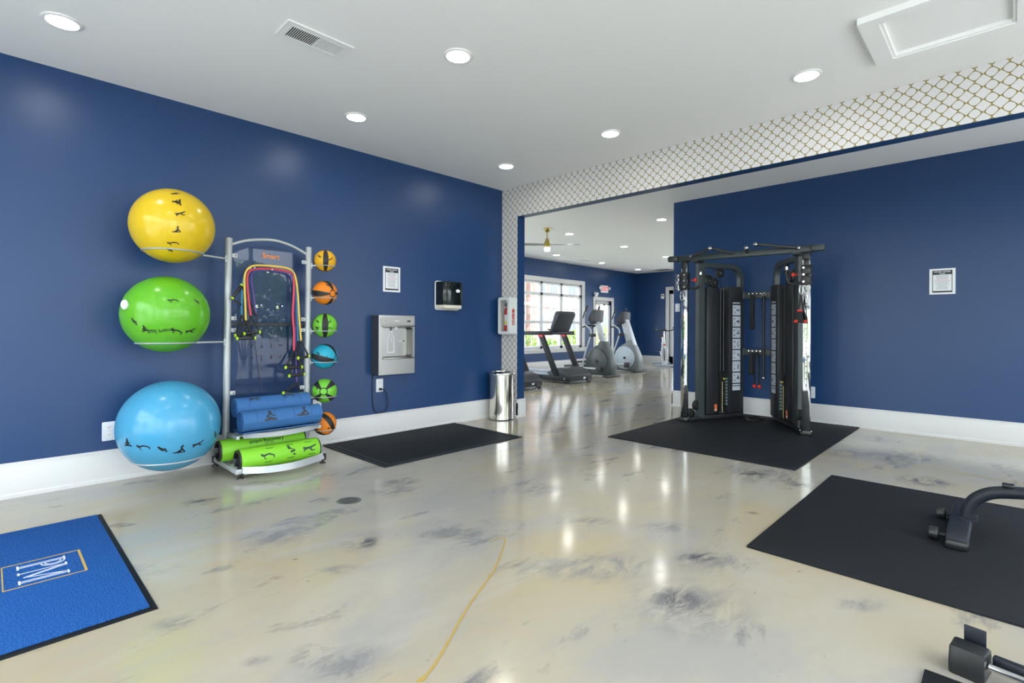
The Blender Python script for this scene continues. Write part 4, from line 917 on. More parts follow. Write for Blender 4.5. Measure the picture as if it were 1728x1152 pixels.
# ------------------------------------------------------------------ cable machine
cm = thing('cable_machine', 'black dual-tower cable machine with chrome posts and pull-up bar', 'cable machine', T(6.31, 2.283, .012) @ RZ(math.radians(-83.3)))
MB_ = mat('machine_black', (.020, .022, .026), .42); MG = mat('machine_charcoal', (.038, .050, .052), .4); STK = mat('sticker_white', (.62, .68, .74), .5); WARN = mat('warning_orange', (.75, .16, .05), .5)
PULL = mat('pulley_black', (.012, .013, .013), .35)
def arc(cx, cz, r, a0, a1, n=8): return [(cx+r*math.cos(math.radians(a0+(a1-a0)*k/n)), cz+r*math.sin(math.radians(a0+(a1-a0)*k/n))) for k in range(n+1)]
def tower(k, warn_s):
    F_ = V((-.57*k, .26, 0)); R_ = V((-.22*k, .865, 0)); s = (R_-F_).normalized(); n = s.cross(V((0, 0, 1)))
    Mt = cols(s, (0, 0, 1), n, F_); L_ = (R_-F_).length
    def q(d0, d1): return (d0, d1) if k > 0 else (-d1, -d0)
    def add(name, g, m, parent=cm, **kw): g.bm.transform(Mt); bmesh.ops.recalc_face_normals(g.bm, faces=g.bm.faces); return obj(name, g, m, parent, **kw)
    def BX(x0, x1, z0, z1, d0, d1, bev=.0): g = G(); a, b = q(d0, d1); g.bb((x0, z0, a), (x1, z1, b), bev); return g
    # bent tube frame
    out = [(-.05, .02), (-.05, 2.05)]+arc(L_-.17, 1.85, .20, 90, 0)+[(L_+.03, .02)]
    inn = [(.05, .02), (.05, 1.99)]+arc(L_-.17, 1.85, .135, 90, 0)+[(L_-.035, .02)]
    g = G(); a, b = q(-.03, .03); g.ring(out+inn[::-1][:0], inn, a, b) if False else None
    bm = g.bm; n_ = len(out)
    VV = [[bm.verts.new((x, z, d)) for x, z in pl] for pl, d in ((out, a), (inn, a), (inn, b), (out, b))]
    for e in range(4):
        f_ = (e+1) % 4
        for i in range(n_-1): bm.faces.new((VV[e][i], VV[e][i+1], VV[f_][i+1], VV[f_][i]))
    for i in (0, n_-1): bm.faces.new([VV[e][i] for e in range(4)])
    add('tower_frame', g, MG)
    add('bottom_rail', BX(-.05, L_+.03, 0, .05, -.035, .035, .006), MB_)
    add('front_shroud', BX(.075, .285, .06, 1.735, -.085, .045, .018), MB_)
    add('rear_shroud', BX(.415, .655, .06, 1.745, -.085, .085, .012), MB_)
    add('back_shroud', BX(.30, .415, .06, 1.72, -.085, -.06), MB_)
    ws = add('weight_stack', BX(.312, .405, .08, .62, -.055, .02), PULL)
    for i in range(1, 18):
        pass
    for i in range(18): add('weight_plate', BX(.308, .409, .085+i*.03, .111+i*.03, -.058, .03, .003), PULL, ws)
    for x in (.335, .385): g = G(); a, b = q(.0, .0); g.cyl((x, .06, .015*k), (x, 1.72, .015*k), .008, seg=10); add('guide_rod', g, GREYP)
    g = G(); g.cyl((.345, .08, .04*k), (.345, .48, .04*k), .005, seg=8); add('stack_scale', g, mat('brass_scale', (.5, .45, .22), .4))
    g = G(); g.sphere((.37, .52, .045*k), .012, 10, 8); add('selector_pin', g, mat('pin_yellow', (.75, .65, .05), .4))
    # stickers
    zt = 1.50
    f = .0855*k; nm = k
    def dec(x0, x1, z0, z1, m, parent=cm, name='placard', e=.0006):
        g = G(); a, b = q(.085, .085+e); g.bb((x0, z0, a), (x1, z1, b)); return add(name, g, m, parent, smooth=0)
    for i in range(7):
        z1 = zt-i*.150; p = dec(.475, .612, z1-.135, z1, STK)
        g = G()
        for (ox, oz, kk, sz) in ((-.035, .03, i, .035), (.03, .0, i+2, .06), (-.035, -.035, i+1, .035)):
            figure(g, kk, sz, lambda x, y, ox=ox, oz=oz: V((.543+ox+x, z1-.067+oz+y, k*.0862)), rot=PI/2 if i % 2 else 0)
        add('pictogram', g, INK, p, smooth=0)
    dec(.475, .605, zt+.02, zt+.036, STK, name='title_strip'); dec(.475, .612, zt-7*.15-.02, zt-7*.15, STK, name='notice_strip'); dec(.475, .612, zt-7*.15-.085, zt-7*.15-.03, STK, name='notice_strip')
    for i in range(9):
        g = G(); a, b = q(.03, .03); xx = .4145; g.bb((.4135, .17+i*.042, (.02 if k > 0 else -.06)), (.4152, .198+i*.042, (.06 if k > 0 else -.02))); add('raised_letter_mark', g, mat('pale_green_letter', (.20, .27, .26), .5), smooth=0)
    g = G(); a, b = q(.045, .0457); g.bb((.205, .10, a), (.25, .19, b)); w_ = add('warning_label', g, WARN, smooth=0)
    g = G(); a, b = q(.0457, .0461); g.bb((.21, .105, a), (.245, .125, b)); add('warning_text', g, STK, w_, smooth=0)
    # top pulleys
    def pulley(x, z, d, r, parent=cm):
        g = G(); a, b = sorted(((d-.018)*k, (d+.018)*k)); g.prism(circ(r, 28, x, z), a, b, bev=.004); p_ = add('pulley', g, PULL, parent)
        g = G(); a, b = sorted(((d+.018)*k, (d+.026)*k)); g.prism(circ(.010, 12, x, z), a, b); add('axle_bolt', g, STEEL, p_)
    pulley(.115, 1.82, .02, .07); pulley(.20, 1.79, .03, .072); pulley(.30, 1.92, .03, .062)
    g = G(); g.box((.16, 1.86, 0), (.14, .02, .03), .003, rot=RZ(-.5)); add('pulley_bracket', g, MB_)
    for (x0, z0, x1, z1) in ((.30, 1.86, .36, 1.72), (.05, 1.9, .19, 1.86)): g = G(); g.cyl((x0, z0, .02*k), (x1, z1, .0), .004, seg=6); add('cable', g, PULL)
    # base plate between upright and chrome post, low pulleys
    px = V((-.682*k, 0, 0)); mid = (px+F_)/2; d = (F_-px)
    g = G(); g.box((mid.x, mid.y, .02), (d.length+.02, .07, .04), .008, rot=RZ(math.atan2(d.y, d.x))); obj('foot_bar', g, MB_, cm)
    dn = d.normalized(); side = V((dn.y, -dn.x, 0))*(1 if k > 0 else -1)
    for (w_, z, r) in ((.10, .085, .072), (.22, .19, .065)):
        c = px+dn*w_; g = G(); g.cyl(c-side*.02+V((0, 0, z)), c+side*.02+V((0, 0, z)), r, seg=28, bev=.005); p_ = obj('pulley', g, PULL, cm); g = G(); g.cyl(c+side*.02+V((0, 0, z)), c+side*.028+V((0, 0, z)), .011, seg=12); obj('axle_bolt', g, STEEL, p_)
        g = G(); g.cyl(c-side*.02+V((0, 0, z)), c-side*.028+V((0, 0, z)), .011, seg=12); obj('axle_bolt', g, STEEL, p_)
    # chrome post
    g = G(); g.bb((px.x-.041, -.03, .035), (px.x+.041, .03, 2.03), .006); po = obj('chrome_post', g, CHROME, cm)
    for i in range(24):
        z = .28+i*.07
        for e in (-1, 1):
            g = G(); g.cyl((px.x, -.0302*1, z), (px.x, -.0312, z), .007, seg=10) if e < 0 else g.cyl((px.x+.0412*k, 0, z), (px.x+.0422*k, 0, z), .013, seg=10); obj('adjust_hole', g, PULL, po, smooth=0)
    g = G(); g.box((px.x, 0, .02), (.11, .09, .04), .008); obj('post_foot', g, PULL, cm)
    for e in (-1, 1): g = G(); g.cyl((px.x+e*.05, -.03, .05), (px.x+e*.062, -.03, .05), .01, seg=10); obj('foot_bolt', g, STEEL, cm)
    # top bracket + hanging pulley block
    g = G(); g.box((px.x, .0, 2.0), (.075, .07, .10), .008); g.box((px.x-.0*k, -.01, 1.93), (.05, .06, .09), .01); obj('top_block', g, PULL, cm)
    # sliding carriage
    zc = 1.79
    g = G(); g.box((px.x, 0, zc), (.105, .085, .23), .014); ca = obj('carriage', g, PULL, cm)
    g = G(); g.cyl((px.x+.0, -.085, zc+.045), (px.x, -.035, zc+.045), .05, seg=24, bev=.006); obj('swivel_pulley', g, PULL, ca)
    g = G(); g.cyl((px.x, -.085, zc-.055), (px.x, -.035, zc-.055), .05, seg=24, bev=.006); obj('swivel_pulley', g, PULL, ca)
    for z in (zc+.075, zc-.08, zc): g = G(); g.cyl((px.x+.02*k, -.088, z), (px.x+.02*k, -.097, z), .011, seg=10); obj('chrome_bolt', g, CHROME, ca)
    g = G(); pts = smoothpath([(px.x+.05*k, -.01, zc-.08), (px.x+.13*k, -.01, zc-.10), (px.x+.19*k, -.01, zc-.06), (px.x+.205*k, -.01, zc+.03), (px.x+.20*k, -.01, zc+.07)], 5); g.tube(pts, .014, 10); hb = obj('carriage_handle', g, PULL, ca)
    g = G(); g.cyl(pts[-1], pts[-1]+V((0, 0, .035)), .017, seg=14); obj('handle_cap', g, CHROME, ca)
    g = G(); g.lathe([(0, 0), (.02, 0), (.026, .012), (.02, .03), (.008, .034), (.008, .07), (0, .07)], T(px.x+.15*k, -.01, zc+.01) @ RY(-PI/2*k), 16); obj('pop_pin', g, mat('pin_red', (.65, .04, .02), .4), ca)
    g = G(); g.cyl((px.x-.01*k, .045, .15), (px.x-.01*k, .045, 1.95), .0035, seg=6); obj('cable', g, PULL, cm)
tower(1, 0); tower(-1, 0)
# top cross bar with pull-up handles
g = G(); g.box((-.02, .03, 2.085), (1.56, .06, .075), .012); obj('top_bar', g, MG, cm)
for x in (-.83, .79): g = G(); g.box((x, .0, 2.085), (.13, .09, .07), .012); obj('bar_end_bracket', g, MG, cm)
for k in (1, -1):
    g = G(); g.box((-.57*k, .15, 2.06), (.09, .28, .05), .008); obj('top_plate', g, MG, cm)
GR = mat('handle_grip', (.03, .033, .034), .6)
for pts in (((-.60, .0, 2.10), (-.30, -.24, 2.15), (-.10, .0, 2.10)), ((.60, .0, 2.10), (.20, -.24, 2.15))):
    g = G(); g.tube(pts, .017, 12); o = obj('pull_up_handle', g, GR, cm)
    for p in pts[:2]: g = G(); g.sphere(p, .024, 12, 8); obj('chrome_cap', g, CHROME, o)
g = G(); g.tube(((.06, .0, 2.10), (.10, -.22, 2.12)), .017, 12); o = obj('pull_up_handle', g, GR, cm); g = G(); g.sphere((.10, -.22, 2.12), .026, 12, 8); obj('chrome_cap', g, CHROME, o)
# rear cross members with storage pegs
for z in (1.635, .872):
    g = G(); g.box((0, .865, z), (.42, .05, .085), .006); o = obj('rear_cross_member', g, MG, cm)
    for x in (-.185, .185): g = G(); g.box((x, .832, z), (.055, .02, .10), .004); obj('mount_plate', g, MG, o)
    for x in (-.095, -.05, .0, .045, .09): g = G(); g.cyl((x, .84, z+.012), (x, .79, z+.018), .008, seg=10); obj('storage_peg', g, STEEL, o)
# accessories hanging on the machine
CMW = wmat(cm)
def hang(name, label, cat, loc): return thing(name, label, cat, CMW @ T(*loc))
t = hang('long_straight_bar', 'long straight black bar hanging upright inside the cable machine', 'bar', (.09, .775, 1.66))
g = G(); g.cyl((0, 0, -.05), (0, 0, -1.10), .016, seg=14); obj('shaft', g, MB_, t); g = G(); g.sphere((0, 0, -1.12), .024, 14, 10); obj('chrome_end', g, CHROME, t)
g = G(); g.tube([(.024*math.cos(2*PI*i/16), 0, -.02+.024*math.sin(2*PI*i/16)) for i in range(16)], .006, 8, closed=True); obj('hook_ring', g, CHROME, t)
def strap(label, loc, L_, wd):
    t = hang('ankle_strap', label, 'strap', loc); g = G(); n = 24; pts = []
    for i in range(n+1):
        a = 2*PI*i/n; pts.append((0, wd*.45*math.sin(a)*(.5+.5*(1-math.cos(a))/2), -L_/2+L_/2*math.cos(a)))
    q = [[g.bm.verts.new((x+s, y+e, z)) for s, e in ((-.024, -.004), (.024, -.004), (.024, .004), (-.024, .004))] for x, y, z in pts]
    for a, b in zip(q, q[1:]):
        for k in range(4): g.bm.faces.new((a[k], a[(k+1) % 4], b[(k+1) % 4], b[k]))
    bmesh.ops.recalc_face_normals(g.bm, faces=g.bm.faces); obj('loop', g, WEB, t); g = G(); g.box((0, 0, -L_+.07), (wd*1.3, .05, .12), .015); obj('pad', g, WEB, t)
strap('black padded strap hanging from the upper rear bar of the cable machine', (-.05, .775, 1.635), .46, .045)
strap('black padded strap hanging from the lower rear bar of the cable machine', (-.06, .775, .872), .30, .045)
t = hang('tricep_rope', 'black rope attachment with red ends hanging low in the cable machine', 'rope', (.01, .775, .88))
for s in (-1, 1):
    g = G(); g.tube([(0, 0, 0), (.02*s, 0, -.06), (.028*s, -.005*s, -.25), (.03*s, -.01*s, -.43)], .012, 8); r_ = obj('rope', g, WEB, t); g = G(); g.sphere((.032*s, -.01*s, -.455), .026, 12, 9); obj('red_end', g, mat('rope_red', (.6, .03, .02), .5), r_)
t = hang('strap_handle', 'black strap handle with red trim hanging on the chrome post nearer the weight bench', 'handle', (.64, -.10, 1.69))
g = G(); g.tube([(.016*math.cos(2*PI*i/16)*1.0, 0, -.07+.055*math.sin(2*PI*i/16)) for i in range(16)], .006, 8, closed=True); obj('carabiner', g, CHROME, t)
for s in (-1, 1):
    g = G(); g.tube([(0, 0, -.125), (.012*s, 0, -.22), (.055*s, 0, -.42)], .009, 8, ell=(1, .5)); obj('strap', g, WEB, t)
g = G(); g.cyl((-.06, 0, -.42), (.06, 0, -.42), .015, seg=12); h_ = obj('grip', g, WEB, t)
for s in (-1, 1): g = G(); g.cyl((s*.03, 0, -.42), (s*.065, 0, -.42), .018, seg=12); obj('red_collar', g, MATS['rope_red'], h_)
g = G(); g.box((-.012, 0, -.30), (.05, .02, .022), .004); obj('red_tab', g, MATS['rope_red'], t)
g = G(); pr_ = [(-.045, -.41), (.02, -.41), (.012, -.31), (-.03, -.31)]; g.prism(pr_, -.006, .006, cols((1, 0, 0), (0, 0, 1), (0, -1, 0), (0, 0, 0))); obj('pad', g, WEB, t)
t = hang('steel_chain', 'bundle of silver chain links hanging at the chrome post nearer the opening', 'chain', (-.755, -.07, 1.86))
rnd = random.Random(5)
for st in range(3):
    for i in range(9):
        c = V((.018*(st-1)+rnd.uniform(-.006, .006), rnd.uniform(-.012, .012), -.022*i)); g = G()
        g.tube([c+(RZ(PI/2*(i % 2)+.4*st) @ V((.008*math.cos(a), 0, .015*math.sin(a)))) for a in [2*PI*j/10 for j in range(10)]], .0032, 6, closed=True); obj('chain_link', g, CHROME, t)
t = hang('carabiner', 'silver carabiner hanging just below the steel chain on the cable machine', 'carabiner', (-.70, -.06, 1.66))
g = G(); g.tube([(.022*math.cos(2*PI*i/18), 0, -.06+.06*math.sin(2*PI*i/18)) for i in range(18)], .006, 8, closed=True); obj('ring', g, CHROME, t)
# loose black cuff on the mat
t = thing('floor_strap', 'loose black strap lying on the mat behind the cable machine', 'strap', T(6.98, 2.35, .012)); g = G()
pts = [(.16*math.cos(a)*(1+.2*math.sin(3*a)), .10*math.sin(a), .010+.004*math.sin(5*a)) for a in [2*PI*i/28 for i in range(28)]]; g.tube(pts, .010, 8, closed=True, ell=(1, 1)); obj('loop', g, WEB, t)
g = G(); g.box((-.14, .05, .016), (.09, .05, .03), .01, rot=RZ(.6)); obj('buckle', g, BLACKP, t)

# ------------------------------------------------------------------ weight bench (only its near foot and spine are in the frame)
t = thing('weight_bench', 'dark weight bench leg with curved tube and small wheels on the mat', 'bench', T(4.0, .19, .012))
BF = mat('bench_frame', (.012, .016, .023), .45, spec=.35)
g = G(); g.prism([(-.34, 0), (-.36, .02), (-.355, .055), (-.32, .082), (-.2, .092), (.34, .085), (.36, .06), (.36, 0)], -.048, .048, cols((1, 0, 0), (0, 0, 1), (0, -1, 0), (0, 0, 0)), bev=.012); obj('foot', g, BF, t)
g = G(); g.bb((-.37, -.05, .0), (-.28, .05, .05), .018); obj('end_cap', g, BLACKP, t)
g = G(); g.tube(smoothpath([(0, -.025, .06), (0, -.028, .12), (0, -.055, .19), (0, -.11, .242), (0, -.18, .268), (0, -.30, .285), (0, -.55, .30), (0, -1.25, .33)], 6), .034, 18); obj('spine_tube', g, BF, t)
g = G(); g.box((0, -.03, .092), (.14, .088, .006), .002); obj('weld_plate', g, BF, t)
g = G(); g.box((.0, -.20, .312), (.05, .05, .018), .005); obj('pad_latch', g, BLACKP, t)
for x in (-.265, .17):
    g = G(); g.cyl((x, .10, .038), (x, .04, .038), .010, seg=10); o = obj('axle', g, BF, t); g = G(); g.cyl((x, .125, .038), (x, .08, .038), .036, seg=18, bev=.008); obj('wheel', g, BLACKP, o)
g = G(); g.bb((-.15, -1.35, .39), (.15, -.42, .45), .02); obj('seat_pad', g, mat('black_vinyl', (.014, .014, .016), .45), t)
for y in (-.6, -1.15): g = G(); g.bb((-.03, y-.03, .30), (.03, y+.03, .39)); obj('pad_bracket', g, BF, t)
g = G(); g.bb((-.3, -1.3, 0), (.3, -1.22, .06), .015); g2 = G(); g2.cyl((0, -1.25, .05), (0, -1.25, .33), .03); obj('foot', g, BF, t); obj('rear_post', g2, BF, t)

# low rail end at the corner of the near mat
t = thing('low_rail_unit', 'black end block with upright tab and chrome rail on the floor', 'gym rail', T(2.40, .085, 0) @ RZ(-.16))
g = G(); g.prism([(-.055, 0), (.055, 0), (.06, .03), (.045, .085), (.02, .098), (-.045, .092), (-.06, .03)], -.052, .045, cols((1, 0, 0), (0, 0, 1), (0, -1, 0), (0, 0, 0)), bev=.008); obj('end_block', g, BLACKP, t)
g = G(); g.box((.05, .0, .105), (.008, .06, .07), .002); obj('tab', g, BF, t)
g = G(); g.cyl((-.02, -.05, .055), (-.02, -.62, .055), .012); obj('chrome_rail', g, CHROME, t)
g = G(); g.bb((.018, -.62, .03), (.048, -.05, .075), .006); obj('side_beam', g, BF, t)
g = G(); g.bb((.02, -.66, 0), (.09, -.58, .10), .01); obj('rear_block', g, BLACKP, t)

# ------------------------------------------------------------------ treadmills
TB = mat('treadmill_black', (.009, .011, .012), .5, spec=.3); TG = mat('treadmill_grey', (.028, .032, .040), .45, spec=.35); TR = mat('treadmill_rail_blue_grey', (.22, .29, .38), .45); RDT = mat('red_accent', (.55, .02, .03), .4)
YZ = cols((0, 1, 0), (0, 0, 1), (1, 0, 0), (0, 0, 0))
def treadmill(label, M, group=None):
    t = thing('treadmill', label, 'treadmill', M, group)
    g = G(); g.prism([(.02, .06), (0, .10), (.01, .19), (.10, .27), (.26, .325), (.42, .33), (.62, .22), (.66, .12), (.60, .06)], -.40, .40, YZ, bev=.02); obj('motor_hood', g, TG, t)
    g = G(); g.prism([(.0, .055), (.0, .15), (.02, .165), (.70, .165), (.75, .12), (.75, .05)], -.42, .42, YZ, bev=.012); obj('front_skirt', g, TB, t)
    g = G(); g.bb((-.40, .6, .06), (.40, 1.98, .16), .015); obj('deck', g, TB, t)
    g = G(); g.bb((-.25, .62, .160), (.25, 1.97, .166)); obj('belt', g, BLACKP, t)
    for s in (-1, 1):
        g = G(); g.bb((s*.345-.075, .55, .158), (s*.345+.075, 1.95, .185), .01); obj('side_rail', g, TR, t)
        g = G(); g.prism([(.28, .16), (.42, .16), (.86, 1.03), (.72, 1.03)], s*.40-.035, s*.40+.035, YZ, bev=.01); u_ = obj('upright', g, TB, t)
        g = G(); g.prism([(.71, 1.0), (.85, 1.0), (.87, 1.045), (.73, 1.045)], s*.40-.037, s*.40+.037, YZ); obj('red_collar', g, RDT, u_)
        g = G(); g.bb((s*.40-.04, .50, 1.04), (s*.40+.04, 1.35, 1.125), .018); obj('handrail', g, TB, t)
        g = G(); g.cyl((s*.33, .03, .03), (s*.39, .03, .03), .03, seg=16); obj('wheel', g, BLACKP, t)
        g = G(); g.bb((s*.35-.04, 1.75, 0), (s*.35+.04, 1.85, .06), .01); obj('rear_foot', g, BLACKP, t)
    g = G(); g.bb((-.40, .48, 1.05), (.40, .60, 1.115), .02); obj('cross_bar', g, TB, t)
    g = G(); g.prism([(.66, 1.10), (.56, 1.10), (.36, 1.50), (.39, 1.56), (.45, 1.57), (.50, 1.53)], -.30, .30, YZ, bev=.025); c_ = obj('console', g, TG, t)
    g = G(); g.prism([(.635, 1.17), (.628, 1.167), (.488, 1.50), (.495, 1.503)], -.24, .24, YZ); obj('screen', g, BLACKP, c_)
    g = G(); g.tube([(-.15, .66, 1.13), (-.15, .80, 1.16), (.15, .80, 1.16), (.15, .66, 1.13)], .015, 8); obj('grip_bar', g, TB, t)
    g = G(); g.bb((.10, -.006, .085), (.17, .004, .125)); obj('spec_label', g, WHITEP, t, smooth=0)
    g = G(); g.cyl((.22, -.02, .05), (.30, -.02, .05), .028, seg=14); obj('transport_wheel', g, BLACKP, t)
    g = G(); g.tube(smoothpath([(.18, .0, .10), (.2, -.05, .05), (.1, -.06, .012), (-.1, -.05, .012), (-.22, .02, .03)], 5), .007, 6); obj('power_cord', g, BLACKP, t)
    g = G(); g.cyl((-.425, .12, .11), (-.418, .12, .11), .025, seg=14); obj('side_badge', g, STEEL, t)
    return t
treadmill('dark grey treadmill half hidden behind the papered column', T(7.28, 6.62, 0))
treadmill('dark grey treadmill in full view in front of the big window', T(9.02, 6.66, 0))

# ------------------------------------------------------------------ ellipticals
EG = mat('elliptical_grey_green', (.05, .066, .062), .42); ES = mat('elliptical_silver', (.42, .45, .47), .38, metal=.2); EB = mat('elliptical_black', (.02, .022, .024), .45)
def oval(cx, cz, rx, rz, n=36, sk=0): return [(cx+rx*math.cos(2*PI*k/n)+sk*math.sin(2*PI*k/n), cz+rz*math.sin(2*PI*k/n)) for k in range(n)]
def elliptical(label, M, shell, disc, big):
    t = thing('elliptical_trainer', label, 'elliptical', M)
    body = [(-.02, .05), (-.07, .14), (-.07, .30), (-.03, .47), (.05, .64), (.13, .78), (.17, .87), (.29, .87), (.34, .79), (.45, .735), (.57, .66), (.67, .53), (.72, .37), (.71, .20), (.64, .07), (.60, .05)]
    g = G(); g.prism(body, -.13, .13, YZ, bev=.03); obj('housing', g, shell, t)
    for s in (-1, 1):
        a, b = sorted((s*.13, s*.165)); g = G(); g.prism(oval(.36, .385, .315, .315), a, b, YZ, bev=.012); o = obj('crank_disc', g, disc, t)
        a, b = sorted((s*.165, s*.19)); g = G(); g.prism(circ(.035, 18, .34, .38), a, b, YZ); obj('hub', g, EB, o)
        g = G(); g.bb((s*.24-.03, .25+.1*s, .12), (s*.24+.03, .40+.1*s, .26), .015); obj('link_joint', g, EB, t)
        g = G(); g.tube([(s*.24, .30+.1*s, .20), (s*.25, .9, .24+.04*s), (s*.25, 1.55, .16)], .025, 10); obj('pedal_arm', g, ES, t)
        g = G(); g.box((s*.25, 1.05, .28+.04*s), (.15, .40, .06), .025, rot=RX(-.1)); obj('pedal', g, EB, t)
        g = G(); g.tube(smoothpath([(s*.25, .72, .22), (s*.26, .62, .55), (s*.25, .48, .95), (s*.25, .46, 1.15), (s*.29, .62, 1.30), (s*.29, .66, 1.42), (s*.27, .60, 1.60)], 5), .021, 10); o = obj('swing_arm', g, ES, t)
        g = G(); g.tube([(s*.29, .665, 1.44), (s*.275, .61, 1.60), (s*.26, .55, 1.76)], .024, 10); obj('grip', g, EB, o)
        g = G(); g.cyl((s*.10, .44, 1.02), (s*.30, .44, 1.02), .04, seg=16); obj('pivot', g, EB, t)
    mast = [(.17, .80), (.29, .80), (.51, 1.42), (.42, 1.42)] if not big else [(.10, .74), (.32, .74), (.52, 1.40), (.36, 1.44)]
    g = G(); g.prism(mast, -.07 if not big else -.10, .07 if not big else .10, YZ, bev=.02); obj('mast', g, ES, t)
    g = G(); g.prism([(.38, 1.36), (.52, 1.30), (.60, 1.42), (.46, 1.66), (.36, 1.64)], -.19, .19, YZ, bev=.02); c_ = obj('console', g, EB if not big else TG, t)
    g = G(); g.prism([(.595, 1.445), (.602, 1.448), (.475, 1.648), (.468, 1.644)], -.16, .16, YZ); obj('screen', g, BLACKP, c_)
    g = G(); g.tube(smoothpath([(-.2, .74, 1.22), (-.17, .60, 1.26), (0, .52, 1.26), (.17, .60, 1.26), (.2, .74, 1.22)], 5), .018, 8); obj('fixed_handle', g, EB, t)
    g = G(); g.bb((-.30, -.06, 0), (.30, .08, .06), .02); obj('front_foot', g, EB, t)
    g = G(); g.bb((-.06, .0, .03), (.06, 1.6, .09), .01); obj('base_beam', g, EB, t)
    g = G(); g.bb((-.30, 1.52, 0), (.30, 1.64, .14), .02); obj('rear_stabiliser', g, EB, t)
    return t
elliptical('dark grey-green elliptical trainer next to the treadmill', T(10.66, 6.93, 0), EG, mat('elliptical_dark_disc', (.06, .075, .072), .4), False)
elliptical('light silver elliptical trainer in front of the glazed door', T(12.42, 7.22, 0), mat('elliptical_mid_grey', (.17, .19, .20), .4), mat('elliptical_pale_disc', (.42, .50, .55), .4), True)

# ------------------------------------------------------------------ exercise bike
t = thing('exercise_bike', 'white indoor exercise bike with black handlebar near the tall door', 'exercise bike', T(15.07, 7.89, 0) @ RZ(-1.0))
WB = mat('bike_white', (.62, .66, .70), .35)
for y, nm in ((-.55, 'front_stabiliser'), (.55, 'rear_stabiliser')): g = G(); g.box((0, y, .045), (.56, .09, .05), .015); obj(nm, g, mat('bike_blue_grey', (.30, .38, .46), .4), t)
g = G(); g.tube([(0, -.55, .06), (0, -.05, .30), (0, .55, .06)], .035, 12); obj('lower_frame', g, WB, t)
g = G(); g.tube([(0, -.55, .06), (0, -.42, .52), (0, -.36, .86)], .034, 12); obj('head_tube', g, WB, t)
g = G(); g.tube([(0, -.40, .62), (0, .02, .40), (0, .20, .75)], .034, 12); obj('main_frame', g, WB, t)
g = G(); g.lathe([(.17, -.012), (.235, -.014), (.24, 0), (.235, .014), (.17, .012)], T(0, -.36, .34) @ RY(PI/2), 36); f_ = obj('flywheel', g, mat('flywheel_dark', (.06, .07, .085), .3, metal=.6), t)
g = G(); g.lathe([(0, -.008), (.17, -.008), (.17, .008), (0, .008)], T(0, -.36, .34) @ RY(PI/2), 36); obj('flywheel_web', g, mat('bike_pale_blue', (.35, .45, .55), .35), f_)
for s in (-1, 1): g = G(); g.tube(smoothpath([(s*.06, -.55, .07), (s*.08, -.50, .50), (s*.05, -.40, .62)], 5), .022, 8); obj('fork', g, WB, t)
g = G(); g.cyl((0, -.36, .86), (0, -.33, 1.12), .022); obj('stem', g, STEEL, t)
for s in (-1, 1): g = G(); g.tube(smoothpath([(0, -.33, 1.12), (s*.14, -.34, 1.12), (s*.24, -.42, 1.14), (s*.27, -.56, 1.20), (s*.25, -.60, 1.25)], 5), .017, 8); obj('handlebar', g, EB, t)
g = G(); g.box((0, -.36, 1.14), (.14, .12, .05), .01); obj('console', g, EB, t)
g = G(); g.cyl((0, .20, .70), (0, .24, .92), .02); obj('seat_post', g, STEEL, t)
g = G(); g.prism([(-.14, -.02), (-.10, -.05), (.0, -.045), (.08, -.11), (.16, -.10), (.16, .10), (.08, .11), (0, .045), (-.10, .05), (-.14, .02)], 0, .06, T(0, .26, .92) @ RZ(PI/2), bev=.015); obj('saddle', g, EB, t)
g = G(); g.cyl((0, -.40, .66), (0, -.45, .69), .028); obj('resistance_knob', g, RDT, t)
for s in (-1, 1): g = G(); g.tube([(s*.05, .02, .32), (s*.09, .02-.1*s, .32-.13*s)], .014, 8); o = obj('crank', g, STEEL, t); g = G(); g.box((s*.14, .02-.1*s, .32-.13*s), (.10, .09, .025), .006); obj('pedal', g, EB, o)

# ------------------------------------------------------------------ exit sign
t = thing('exit_sign', 'white exit sign with red letters and twin emergency lamps above the door', 'exit sign', wallY(14.06, 2.47, YW))
g = G(); g.prism(rrect(.40, .235, .015, 3), 0, .05, bev=.006); obj('case', g, WHITEP, t)
g = G(); g.text('EXIT', .19, T(0, 0, .0508)); obj('lettering', g, mat('exit_red', (.75, .04, .05), .4, emit=.6), t, smooth=0)
for s in (-1, 1): g = G(); g.lathe([(0, 0), (.03, 0), (.055, .05), (.05, .065), (0, .065)], T(s*.235, .03, .03) @ RY(s*.7), 18); obj('emergency_lamp', g, WHITEP, t)
t = thing('wall_speaker', 'small white fixture on the wall between window and exit sign', 'fixture', wallY(13.55, 2.31, YW)); g = G(); g.lathe([(0, 0), (.05, 0), (.05, .03), (.08, .10), (0, .10)], T(0, 0, 0) @ RX(.5), 18); obj('body', g, WHITEP, t)

